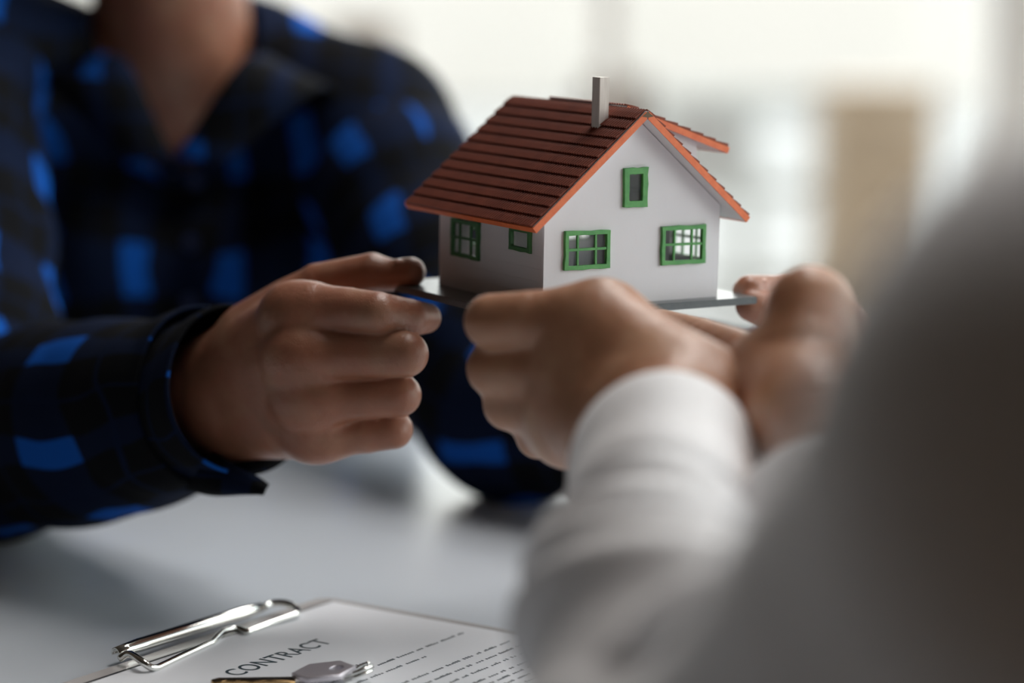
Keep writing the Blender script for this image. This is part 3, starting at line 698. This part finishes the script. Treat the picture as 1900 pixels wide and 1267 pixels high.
# shallow vertical drapes
nrm = V-np.array([[-.245, 1.86, 0]])*1.0; nrm[:, 2] = 0; nrm /= np.linalg.norm(nrm, axis=1)[:, None]+1e-6
V = V+nrm*(.004*np.sin(V[:, 0]*70+V[:, 2]*18)*np.clip((1.0-V[:, 2])*4, 0, 1))[:, None]
me = me_from(V, Q, A_org)
set_uv(me, lambda c: np.stack([c[:, 0]*.97+c[:, 2]*.12+.33, c[:, 2]*.98+c[:, 0]*.03], 1))
shirtA = link('plaid_shirt', me, M['plaid'], personA)
shirtA['label'] = 'blue and black plaid flannel shirt'
def foldsA(seed, a=.006):
    r = random.Random(seed); T = [(r.uniform(35, 90), r.choice((-2, -1, 1, 2)), r.uniform(0, 6), r.uniform(.3, 1)) for _ in range(5)]
    return lambda s, th, S: a*sum(w*abs(math.sin(k*s/2+n*th*.5+ph)) for k, n, ph, w in T)*.5 - a*.6
def arm_pts(sh, el, wr, n=3):
    return [sh-(el-sh)*.02, sh+(el-sh)*.12, sh+(el-sh)*.55, el+(sh-el)*.08, el+(wr-el)*.12, el+(wr-el)*.55, wr]
wR = np.array(P(382, 742, 1.262))
o = link('sleeve', sleeve_me(arm_pts(shR, elR+V3(0, 0, .01), wR), [.044, .066, .062, .060, .058, .055, .045], foldsA(2, .008), n=72, m=150, origin=A_org), M['plaid'], shirtA); solid(o, .0015, -1)
wL = np.array(P(1500, 758, 1.35))
o = link('sleeve', sleeve_me(arm_pts(shL, elL+V3(0, 0, .012), wL), [.044, .062, .060, .059, .055, .049, .042], foldsA(5, .008), n=72, m=150, origin=A_org), M['plaid'], shirtA); solid(o, .0015, -1)
def cuff(name, c, axis, r, length, m, parent, org, squash=1.0, flare=1.08, t=.002, seed=1, uvm=True, n=64, slit=None, tilt=None):
    axis = np.array(axis)/np.linalg.norm(axis); pts = [np.array(c)-axis*length*.55, np.array(c), np.array(c)+axis*length*.45]
    fn = lambda s, th, S: .0008*math.sin(3*th+seed)+.0006*math.sin(s*160)
    me = sleeve_me(pts, [r*.98, r*1.03, r*flare], fn, n=n, m=26, squash=squash, origin=org)
    o = link(name, me, m, parent); solid(o, t, 1); return o
axR = np.array(P(560, 690, 1.20))-np.array(P(300, 760, 1.29))
cR = cuff('cuff', P(392, 738, 1.255), axR, .040, .055, M['plaid'], shirtA, A_org, seed=2)
# the loose unbuttoned end of the cuff hanging under the wrist
bm = bmesh.new()
fl = [np.array(P(395, 842, 1.235)), np.array(P(440, 868, 1.228)), np.array(P(478, 888, 1.225)), np.array(P(497, 903, 1.225))]
lw = [np.array(P(345, 905, 1.245)), np.array(P(392, 915, 1.235)), np.array(P(440, 914, 1.230)), np.array(P(490, 909, 1.225))]
rows = [[f_+(l_-f_)*t+V3(0, -.010*math.sin(math.pi*t), 0) for t in np.linspace(0, 1, 9)] for f_, l_ in zip(catmull(fl, 6), catmull(lw, 6))]
vv = [[bm.verts.new(Vector(p-A_org)) for p in r] for r in rows]
for a, b in zip(vv, vv[1:]):
    for k in range(8): bm.faces.new((a[k], a[k+1], b[k+1], b[k]))
fo = bm_obj('cuff_flap', bm, M['plaid'], shirtA, True); solid(fo, .003, 0)
l = fo.data.uv_layers.new(name='UVMap')
for lp in fo.data.loops:
    c_ = fo.data.vertices[lp.vertex_index].co; l.data[lp.index].uv = (c_.x+.01, c_.z)
cuff('cuff', P(1520, 742, 1.32), wL-elL, .036, .05, M['plaid'], shirtA, A_org, seed=3)
# collar leaves and placket edges either side of the V
def ribbon(name, path, width_dir, w, m, parent, org, t=.003, uvs=.02):
    pts = catmull(path, 8); bm = bmesh.new(); rows = []
    wd = [np.array(x) for x in (catmull(width_dir, 8) if isinstance(width_dir, list) else [width_dir]*len(pts))]
    for p, d in zip(pts, wd): rows.append([bm.verts.new(Vector(p+d*w*k/5+V3(0, -.006*math.sin(math.pi*k/5), 0)-org)) for k in range(6)])
    for a, b in zip(rows, rows[1:]):
        for k in range(5): bm.faces.new((a[k], a[k+1], b[k+1], b[k]))
    o = bm_obj(name, bm, m, parent, True); solid(o, t, 0)
    l = o.data.uv_layers.new(name='UVMap')
    for lp in o.data.loops:
        c_ = o.data.vertices[lp.vertex_index].co; l.data[lp.index].uv = (c_.x+uvs, c_.z)
    return o
ribbon('collar', [neck0+V3(-.04, .06, .055), neck0+V3(-.075, .0, .03), np.array(P(230, 110, 1.600)), np.array(P(318, 290, 1.580))], [V3(-.6, .1, -.6), V3(-.7, -.1, -.5), V3(-.9, -.05, -.35), V3(-.6, 0, -.05)], .055, M['plaid'], shirtA, A_org)
ribbon('collar', [neck0+V3(.04, .06, .055), neck0+V3(.075, .0, .03), np.array(P(455, 110, 1.600)), np.array(P(328, 290, 1.580))], [V3(.6, .1, -.6), V3(.7, -.1, -.5), V3(.9, -.05, -.35), V3(.6, 0, -.05)], .055, M['plaid'], shirtA, A_org)
for k in range(4):
    p = np.array(P(322, 360+k*115, 1.60)); bm = bmesh.new(); bmesh.ops.create_cone(bm, cap_ends=True, segments=16, radius1=.005, radius2=.0045, depth=.0025)
    bmesh.ops.rotate(bm, matrix=Matrix.Rotation(math.pi/2, 3, 'X'), verts=bm.verts); hit = None
    tgt = V[(abs(V[:, 0]-p[0]) < .006) & (abs(V[:, 2]-p[2]) < .006)]
    yy = tgt[:, 1].min()-.001 if len(tgt) else p[1]
    bmesh.ops.translate(bm, vec=Vector((p[0], yy, p[2]))-Vector(A_org), verts=bm.verts); bm_obj('button', bm, M['button'], shirtA)
f = Field((-.50, 1.45, -.02), (.02, 2.12, .68), .008)
for sx in (-1, 1):
    f.cap(V3(-.245+.08*sx, 1.94, .55), V3(-.245+.12*sx, 1.62, .50), .100, .080, .03)
    f.cap(V3(-.245+.12*sx, 1.62, .50), V3(-.245+.13*sx, 1.66, .10), .074, .058, .02)
V, Q = f.mesh(); V = smooth_mesh(V, Q, 2); link('trousers', me_from(V, Q, A_org), M['trousers'], personA)
for sx in (-1, 1):
    f = Field((-.245+.14*sx-.08, 1.42, -.01), (-.245+.14*sx+.08, 1.78, .12), .005)
    f.cap(V3(-.245+.13*sx, 1.69, .045), V3(-.245+.15*sx, 1.50, .042), .045, .040, .02); V, Q = f.mesh(); V[:, 2] = np.maximum(V[:, 2], .002); link('shoe', me_from(V, Q, A_org), M['shoe'], personA)

# ------------------------------------------------ person in the white shirt (close to the lens, right)
B_org = np.array((.36, .30, 0.0))
bshL, bshR = V3(.150, .470, .955), V3(.50, .42, .97)
shp = np.array(P(2150, 850, .50)); belL = np.array(P(1400, 1530, .705)); bwL = np.array(P(1238, 860, .945))
bshL = shp
belR = V3(.36, .70, .805); bwR = np.array(P(1570, 1000, .87))
bneck = V3(.335, .36, 1.07); bhead = V3(.325, .40, 1.285)
f = Field((.0, .0, -.02), (.74, 1.02, 1.48), .007)
qB = add_head(f, bhead, .97, (-.35/1.06, 1/1.06, 0))
f.cap(bneck, bhead+V3(0, -.01, -.07), .054, .052, .02)
for sx in (-1, 1):
    f.cap(V3(.345+.07*sx, .33, .92), V3(.36+.07*sx, .28, .62), .08, .085, .03)
    f.cap(bneck+V3(.03*sx, -.01, -.02), (bshL if sx < 0 else bshR)+V3(-.02*sx, 0, .0), .045, .042, .03)
    f.cap(V3(.36+.08*sx, .25, .55), V3(.36+.12*sx, .60, .50), .085, .070, .03)
    f.cap(V3(.36+.12*sx, .60, .50), V3(.36+.12*sx, .58, .09), .060, .042, .02)
    f.cap(V3(.36+.12*sx, .56, .045), V3(.36+.13*sx, .74, .03), .038, .030, .02)
for a, e, w in ((bshL, belL, bwL), (bshR, belR, bwR)):
    mid = np.array(P(1240, 1180, .805)) if w is bwL else np.array(P(1680, 1130, .81))
    f.cap(a, e, .040, .034, .02); f.cap(e, mid, .034, .030, .01); f.cap(mid, w, .030, .022, .01)
V, Q = body_mesh(f, [hands['b_left'], hands['b_right']])
personB = link('person', me_from(V, Q, B_org), M['skin_b']); personB.location = B_org
tag(personB, 'person in white long-sleeved shirt close by on the right, seen over the shoulder', 'person')
face_parts(qB, .97, personB, B_org, [((0, -.03, .04), (0, .01, .062), .082, .072), ((0, -.05, .0), (0, -.06, -.05), .070, .052), ((-.03, .05, .085), (.03, .05, .085), .03, .03)], M['hair'])
def tB(f):
    for sx in (-1, 1):
        f.cap(V3(.345+.07*sx, .33, .92), V3(.36+.07*sx, .28, .60), .098, .100, .03)
        f.cap(bneck+V3(.03*sx, -.01, -.03), (bshL if sx < 0 else bshR), .052, .066, .03)
        f.cap((bshL if sx < 0 else bshR), ((belR if sx > 0 else belL)*.25+(bshL if sx < 0 else bshR)*.75), .068, .062, .03)
    f.cap(V3(.28, .25, .50), V3(.44, .25, .50), .10, .10, .03)
    f.cap(bneck+V3(0, -.005, -.03), bneck+V3(0, .004, .03), .066, .060, .015)
def cB(g): g.cap(bneck+V3(0, 0, .015), bneck+V3(0, .01, .12), .054, .060, .004)
f = cloth_torso((.02, .0, .38), (.70, .72, 1.16), .005, tB, cB)
V, Q = f.mesh(); V = smooth_mesh(V, Q, 3); me = me_from(V, Q, B_org)
set_uv(me, lambda c: np.stack([c[:, 0]+c[:, 1], c[:, 2]], 1))
shirtB = link('white_shirt', me, M['white_cloth'], personB)
# folds of the near sleeve: ridges that wrap over the forearm, soft and wide
def foldsB(s, th, S):
    d = S-s                      # metres back from the cuff end
    w = 0.0
    for (d0, amp, wid, tl, ph) in ((.034, .0034, .0045, .006, 0.3), (.052, .0050, .006, .016, .5), (.078, .0075, .009, .026, .2), (.108, .0085, .011, .036, .6), (.145, .0085, .013, .030, .9), (.185, .009, .015, .036, .2), (.235, .009, .02, -.03, 0.9)):
        dd = d-d0-tl*math.cos(th-ph); w += amp*math.exp(-(dd/wid)**2)
    w += .0012*math.sin(2*th+d*40)
    return w*1.25 - .006
fp = [shp+(belL-shp)*.1, shp+(belL-shp)*.55, belL+(shp-belL)*.06, belL+(bwL-belL)*.10, np.array(P(1258, 1300, .765)), np.array(P(1224, 1140, .82)), np.array(P(1222, 1010, .875)), np.array(P(1230, 905, .925))]
o = link('sleeve', sleeve_me(fp, [.070, .064, .060, .058, .0520, .0455, .0390, .0362], foldsB, n=120, m=260, origin=B_org), M['white_cloth'], shirtB); solid(o, .0012, -1)
o = cuff('cuff', P(1231, 905, .930), np.array(P(1238, 800, .970))-np.array(P(1228, 960, .905)), .0350, .060, M['white_cloth'], shirtB, B_org, seed=1, flare=1.02, n=96)
fr = [bshR+(belR-bshR)*.1, bshR+(belR-bshR)*.6, belR, np.array(P(1700, 1190, .80)), np.array(P(1600, 1075, .850))]
o = link('sleeve', sleeve_me(fr, [.068, .062, .060, .054, .046, .040], foldsA(9, .006), n=72, m=120, origin=B_org), M['white_cloth'], shirtB); solid(o, .0012, -1)
cuff('cuff', P(1582, 1035, .866), np.array(P(1530, 890, .91))-np.array(P(1600, 1070, .852)), .036, .055, M['white_cloth'], shirtB, B_org, seed=4)
f = Field((.12, .05, -.02), (.60, .78, .68), .008)
for sx in (-1, 1):
    f.cap(V3(.36+.08*sx, .25, .55), V3(.36+.12*sx, .60, .50), .100, .080, .03)
    f.cap(V3(.36+.12*sx, .60, .50), V3(.36+.12*sx, .58, .10), .072, .056, .02)
V, Q = f.mesh(); V = smooth_mesh(V, Q, 2); link('trousers', me_from(V, Q, B_org), M['trousers2'], personB)
for sx in (-1, 1):
    f = Field((.36+.125*sx-.08, .48, -.01), (.36+.125*sx+.08, .84, .12), .005)
    f.cap(V3(.36+.12*sx, .56, .045), V3(.36+.13*sx, .75, .042), .045, .040, .02); V, Q = f.mesh(); V[:, 2] = np.maximum(V[:, 2], .002); link('shoe', me_from(V, Q, B_org), M['shoe'], personB)
# fingernails that show
def nail(parent, org, c, n, u, w=.0065, l=.008):
    c = np.array(c); n = np.array(n)/np.linalg.norm(n); u = np.array(u)-n*np.dot(u, n); u /= np.linalg.norm(u); s = np.cross(n, u)
    bm = bmesh.new(); rows = []
    for i in range(7):
        a = i/6; ww = w*(1 if a < .75 else math.sqrt(max(0, 1-((a-.75)/.3)**2)))
        rows.append([bm.verts.new(Vector(c+u*l*(a-.5)*2+s*ww*math.sin(k)*1.0+n*(math.cos(k)-1)*ww*.55-org)) for k in np.linspace(-1.1, 1.1, 9)])
    for a, b in zip(rows, rows[1:]):
        for k in range(8): bm.faces.new((a[k], a[k+1], b[k+1], b[k]))
    o = bm_obj('fingernail', bm, M['nail'], parent, True); solid(o, .0006, 1)
for (px, py, d, r_, u) in ((755, 505, 1.208, .0078, RIGHT), (1400, 542, 1.209, .0086, -RIGHT)):
    nail(personA, A_org, np.array(P(px, py, d))+np.array(UP)*r_*.80, UP, u, .0055, .0055)
def chairs(name, loc, rot, label, m_seat, m_leg, back_h=.88, seat_h=.45, cat='chair', group=None, w=.44):
    r = empty(name, loc, (0, 0, rot)); tag(r, label, cat, group)
    box('seat', (0, 0, seat_h), (w, .44, .05), m_seat, r, bev=.012)
    bm = bmesh.new()
    for i in range(9):
        pass
    box('backrest', (0, .215, (back_h+seat_h+.14)/2), (w*.95, .03, back_h-seat_h-.14), m_seat, r, rot=(-.08, 0, 0), bev=.01)
    for sx in (-1, 1):
        tube('leg', [(sx*w*.42, -.18, seat_h-.02), (sx*w*.45, -.20, .0)], [.014, .011], m_leg, r)
        tube('leg', [(sx*w*.42, .225, back_h-.10), (sx*w*.42, .20, seat_h), (sx*w*.45, .24, .0)], [.011, .014, .011], m_leg, r)
    return r
# ================================================================== table and what lies on it
tx0, tx1, ty0, ty1 = -1.25, .95, .50, 1.72
tb = empty('table', ((tx0+tx1)/2, (ty0+ty1)/2, 0)); tag(tb, 'pale glossy table top under the hands and clipboard', 'table')
tcx, tcy = (tx0+tx1)/2, (ty0+ty1)/2
bm = bmesh.new(); add_box(bm, (0, 0, TABLE_Z-.014), (tx1-tx0, ty1-ty0, .028), bev=.003); bm_obj('tabletop', bm, M['table'], tb)
for sx in (-1, 1):
    for sy in (-1, 1): tube('leg', [(sx*1.03, sy*.54, TABLE_Z-.03), (sx*1.05, sy*.56, 0)], [.025, .018], M['table_leg'], tb, 20)
box('apron', (0, .53, TABLE_Z-.06), (2.0, .02, .06), M['table_leg'], tb); box('apron', (0, -.53, TABLE_Z-.06), (2.0, .02, .06), M['table_leg'], tb)

# clipboard: a axis runs down-left along the top edge, b axis along the side
C0 = G(600, 1106, TABLE_Z+.003); Ca = (G(110, 1268, TABLE_Z+.003)-C0); Ca.z = 0; Ca.normalize(); Cb = Vector((-Ca.y, Ca.x, 0))
if Cb.y > 0: Cb = -Cb
CM = Matrix(((Ca.x, Cb.x, 0, C0.x), (Ca.y, Cb.y, 0, C0.y), (0, 0, 1, TABLE_Z), (0, 0, 0, 1)))   # left-handed local (a,b,z): used for points only
def cpt(a, b, z): return CM @ Vector((a, b, z))
def ab(px, py, h=.0035):
    q = G(px, py, TABLE_Z+h)-C0; return q.x*Ca.x+q.y*Ca.y, q.x*Cb.x+q.y*Cb.y
Crot = math.atan2(-Ca.y, -Ca.x)       # reading direction (up-right)
clip = empty('clipboard', (C0.x, C0.y, TABLE_Z)); tag(clip, 'clipboard with silver wire clip holding the printed contract sheet', 'clipboard')
def flat_poly(name, pts, z0, z1, m, parent, org, bev=0):
    bm = bmesh.new(); a = [bm.verts.new(cpt(p[0], p[1], z0)-org) for p in pts]; b = [bm.verts.new(cpt(p[0], p[1], z1)-org) for p in pts]; n = len(pts)
    bm.faces.new(a); bm.faces.new(b)
    for i in range(n): bm.faces.new((a[i], a[(i+1) % n], b[(i+1) % n], b[i]))
    bmesh.ops.recalc_face_normals(bm, faces=bm.faces[:])
    if bev: bmesh.ops.bevel(bm, geom=bm.edges[:], offset=bev, segments=2, affect='EDGES')
    return bm_obj(name, bm, m, parent)
def rrect(a0, b0, a1, b1, r, k=6):
    out = []
    for cx, cy, s in ((a1-r, b1-r, 0), (a0+r, b1-r, 1), (a0+r, b0+r, 2), (a1-r, b0+r, 3)):
        for i in range(k+1):
            t = (s+i/k)*math.pi/2; out.append((cx+r*math.cos(t), cy+r*math.sin(t)))
    return out
CO = Vector((C0.x, C0.y, TABLE_Z))
BW, BH = .232, .325
bw_ = max(BW, 0); 
flat_poly('board', rrect(0, 0, BW, BH, .009), .0003, .0030, M['board'], clip, CO, .0004)
flat_poly('backing_sheet', rect(.0060, .0098, BW-.006, BH-.006), .0030, .0034, M['backing'], clip, CO)['label'] = 'black backing sheet'
sheet = flat_poly('paper_sheet', [(.0085, .0132), (BW-.0085, .0132), (BW-.0085, BH-.009), (.0085, BH-.009)], .0, .0006, M['paper'], None, CO)
sheet.location = CO+Vector((0, 0, .0034))
tag(sheet, 'white printed sheet headed CONTRACT under the clip', 'paper')
SO = Vector(sheet.location); SZ = .0006+.00008
# heading
def text_obj(txt, size, start, m, parent, org, z, bold=0, hscale=1.0):
    cu = bpy.data.curves.new('tmp', 'FONT'); cu.body = txt; cu.size = size; cu.extrude = .00004; cu.offset = bold; cu.space_character = 1.04
    o = bpy.data.objects.new('tmp', cu); COL.objects.link(o); dg = bpy.context.evaluated_depsgraph_get()
    me = bpy.data.meshes.new_from_object(o.evaluated_get(dg)); bpy.data.objects.remove(o)
    me.materials.clear()
    T = Matrix.Translation(Vector(cpt(start[0], start[1], 0))*1.0) @ Matrix.Rotation(Crot, 4, 'Z') @ Matrix.Diagonal((hscale, 1, 1, 1))
    me.transform(T)
    for v in me.vertices: v.co.z = z+v.co.z-TABLE_Z
    me.transform(Matrix.Translation((-org.x, -org.y, 0)))
    return link('heading', me, m, parent), me
aS, bS = ab(447, 1256, .004); aE, bE = ab(611, 1191, .004); hT = ab(469.5, 1227, .004); hB = ab(501.6, 1234.5, .004)
caph = abs(hT[1]-hB[1]); size = caph/.72
o, me = text_obj('CONTRACT', size, (0, 0), M['ink'], sheet, SO, SZ)
xs = [((v.co+SO-C0).x*(-Ca.x)+(v.co+SO-C0).y*(-Ca.y)) for v in me.vertices]; wtxt = max(xs)-min(xs)
want = aS-aE; bpy.data.objects.remove(o)
o, me = text_obj('CONTRACT', size, (aS, (bS+bE)/2), M['ink'], sheet, SO, SZ, bold=.00006, hscale=want/wtxt); o['label'] = 'printed heading reading CONTRACT'
print('TXT', caph, want, wtxt, aS, bS, aE, bE)
lr = random.Random(5)
def text_line(b, a_start, a_end):
    "one printed line of small words; a runs against reading direction"
    bm = bmesh.new(); a = a_start
    while a > a_end:
        w = lr.uniform(.004, .014); e = max(a-w, a_end)
        n = max(1, int((a-e)/.0017))
        for k in range(n):
            x = a-(k+.5)*(a-e)/n; h = lr.choice((.0011, .0013, .0018)); q = cpt(x, b-h/2, 0)
            vs = add_box(bm, (0, 0, 0), (.00105, h, .00008)); bmesh.ops.rotate(bm, matrix=Matrix.Rotation(Crot, 3, 'Z'), verts=vs)
            bmesh.ops.translate(bm, vec=(q.x-SO.x, q.y-SO.y, SZ), verts=vs)
        a = e-lr.uniform(.0018, .003)
    bm_obj('text_line', bm, M['ink'], sheet)
for (x0, y0, x1, y1) in ((627, 1248, 680, 1230.5), (699, 1237, 861, 1174), (674, 1264, 793, 1218), (758, 1266, 950, 1188), (794, 1266, 946, 1208), (842, 1265, 955, 1219), (882, 1266, 955, 1240)):
    a0, b0 = ab(x0, y0, .004); a1, b1 = ab(x1, y1, .004)
    text_line((b0+b1)/2, min(BW-.03, a0+(.12 if y0 > 1262 else .0 if x0 < 640 else .035)), a1 if x1 < 900 else .02)
    last = (b0+b1)/2
print('LINES', last)
for k in range(22):
    b = last+.0062*(k+1)
    if b < BH-.03: text_line(b, BW-.03, .022+(.0 if k % 5 != 4 else lr.uniform(.03, .12)))
# wire clip on the top edge
cz = .0040
def cw(px, py, h): q = G(px, py, TABLE_Z+h); return q-CO
rail0, rail1 = cw(214, 1212, .006), cw(484, 1128, .007)
rd = (rail1-rail0).normalized()
rl_b = (Cb.normalized())
bm = bmesh.new()
# rolled channel: three quarters of a tube, open below
L_ = (rail1-rail0).length; side = Vector((0, 0, 1)).cross(rd).normalized(); rings = []
for i in range(15):
    c = rail0+rd*(L_*i/14); end = min(i, 14-i); r = .0035*(1 if end > 1 else (.86 if end == 1 else .70)); rings.append([bm.verts.new(c+(side*math.cos(t)+Vector((0, 0, 1))*math.sin(t))*r) for t in np.linspace(-.5, math.pi+.5, 17)])
for a, b in zip(rings, rings[1:]):
    for k in range(16): bm.faces.new((a[k], a[k+1], b[k+1], b[k]))
o = bm_obj('clip_rail', bm, M['chrome'], clip, True); solid(o, .0008, 0)
wz = .0058
wire = [cw(222, 1222, .006), cw(240, 1213, .009), cw(262, 1226, .009), cw(278, 1237, .0065), cw(289, 1239, .0052), cw(300, 1235, .005), cw(340, 1216, .005), cw(385, 1195, .0052), cw(394, 1191, .0052), cw(408, 1177, .0060), cw(418, 1170, .0062), cw(440, 1166, .0056), cw(457, 1172, .0052), cw(470, 1168, .0052), cw(500, 1157, .0056), cw(540, 1143, .0062), cw(551, 1138, .0065), cw(552, 1131, .0070), cw(540, 1122, .0085), cw(523, 1118, .0090), cw(505, 1119, .0085), cw(490, 1126, .0075)]
tube('clip_wire', [Vector(p) for p in catmull(wire, 4)], .00175, M['chrome'], clip, 14)
# brass key with a nickel head on a small split ring
K0 = G(470, 1263, TABLE_Z+.0060); kd = (G(392, 1264, TABLE_Z+.006)-G(548, 1262, TABLE_Z+.006)); kl = kd.length; kd.normalize()
key = empty('door_key', (K0.x, K0.y, TABLE_Z+.0042)); tag(key, 'brass door key with silver head lying on the contract sheet', 'key')
ka = math.atan2(kd.y, kd.x)
bl = [(-kl/2, -.0038), (kl/2-.003, -.0038), (kl/2, -.001), (kl/2, .001)]
# cuts along the far side
cuts_ = [(kl/2-.002, .0038)]; x = kl/2-.006
kr = random.Random(4)
while x > -kl/2+.010: cuts_ += [(x, kr.uniform(.0012, .0036)), (x-.002, kr.uniform(.001, .003))]; x -= .0042
out = bl+cuts_+[(-kl/2, .0038)]
me = plate_me('blade', out, [], .0024, .0002); Tk = Matrix.Translation((0, 0, .0013)) @ Matrix.Rotation(ka, 4, 'Z'); me.transform(Tk); link('blade', me, M['brass'], key)
me = plate_me('groove', rect(-kl/2+.001, -.0012, kl/2-.006, .0002), [], .0003); me.transform(Matrix.Translation((0, 0, .00262)) @ Matrix.Rotation(ka, 4, 'Z')); link('groove', me, M['backing'], key)
hx = -kl/2-.0135
hexo = [(hx+(.0150 if k % 2 == 0 else .0138)*math.cos(t), (.0150 if k % 2 == 0 else .0138)*.92*math.sin(t)) for k, t in [(k, math.pi/3*(k//2)+(.0 if k % 2 == 0 else .16)) for k in range(12)]]
hole = [(hx-.0060+.0032*math.cos(t), .0036*math.sin(t)) for t in np.linspace(0, 2*math.pi, 17)[:-1]]
me = plate_me('bow', hexo, [hole], .0026, .0004); me.transform(Matrix.Translation((0, 0, .0024)) @ Matrix.Rotation(ka, 4, 'Z') @ Matrix.Rotation(.10, 4, 'Y')); link('bow', me, M['nickel'], key)['label'] = 'faceted silver key head'
r0 = G(641, 1262, TABLE_Z+.006); r1 = G(688, 1240, TABLE_Z+.010)
ringc = (Vector(r0)+Vector(r1))/2; rr = (Vector(r1)-Vector(r0)).length/2
ax1 = (Vector(r1)-Vector(r0)).normalized(); ax2 = ax1.cross(Vector((0, 0, 1))).normalized(); ax2 = (ax2*.93+Vector((0, 0, .34))).normalized()
kring = empty('key_ring', (ringc.x, ringc.y, TABLE_Z+.0045)); tag(kring, 'small silver split ring through the key head', 'key ring')
pts = [ringc-kring.location+ax1*rr*math.cos(t)+ax2*rr*.95*math.sin(t)+Vector((0, 0, .0042*t/(4*math.pi)-.001)) for t in np.linspace(0, 4*math.pi-.3, 90)]
tube('split_ring', pts, .00095, M['chrome'], kring, 10)

# ================================================================== far end of the room
def at(px, py, d): return P(px, py, d)
chairs('office_chair', (-.245, 2.02, 0), 0, 'dark chair under the person in the plaid shirt', M['seat'], M['table_leg'], .80)
chairs('office_chair', (.36, .22, 0), math.pi, 'dark chair under the person in the white shirt', M['seat'], M['table_leg'], .80)
# outside the glazing, on the terrace: a tan storage cabinet, a white screen, two dark chairs
a = at(1548, 160, 8.2); b2 = at(1742, 160, 8.2); w = b2.x-a.x; h = a.z+.07
cb = empty('wooden_cabinet', ((a.x+b2.x)/2, a.y+.25, -.07)); tag(cb, 'blurred tan wooden cabinet outside the window at the right', 'cabinet')
box('body', (0, 0, h/2), (w, .40, h), M['tan_wood'], cb, bev=.004)
for k in range(3):
    d_ = box('drawer', (0, -.205, h*(.17+.33*k)), (w-.02, .016, h*.31), M['tan_wood'], cb, bev=.002)
    tube('handle', [(-.05, -.224, h*(.17+.33*k)), (.05, -.224, h*(.17+.33*k))], .006, M['dark_wood'], d_)
a = at(1215, 165, 8.6); b2 = at(1540, 165, 8.6); w = b2.x-a.x; h = a.z+.07
sh = empty('garden_screen', ((a.x+b2.x)/2, a.y+.12, -.07)); tag(sh, 'blurred pale garden screen outside, left of the tan cabinet', 'screen')
for x, ww in ((-w/2+.03, .06), (w*.04, .07), (w/2-.02, .04)): box('post', (x, 0, h/2), (ww, .08, h), M['out_white'], sh)
for z, hh in ((h-.03, .06), (h*.54, .06), (.10, .06)): box('rail', (0, 0, z), (w, .05, hh), M['out_white'], sh)
box('panel', (-w*.23, 0, h*.76), (w*.46, .02, h*.44), M['ext_wall'], sh)
for (px, py, d, ww, lab) in ((1142, 142, 8.0, .24, 'dark wooden chair far behind the model house chimney'), (672, 42, 9.0, .27, 'dark wooden chair beyond the plaid shoulder')):
    q = at(px, py, d); r = chairs('dining_chair', (q.x, q.y-.2, -.07), 0, lab, M['dark_wood'], M['dark_wood'], back_h=q.z+.07, seat_h=.46, w=ww)
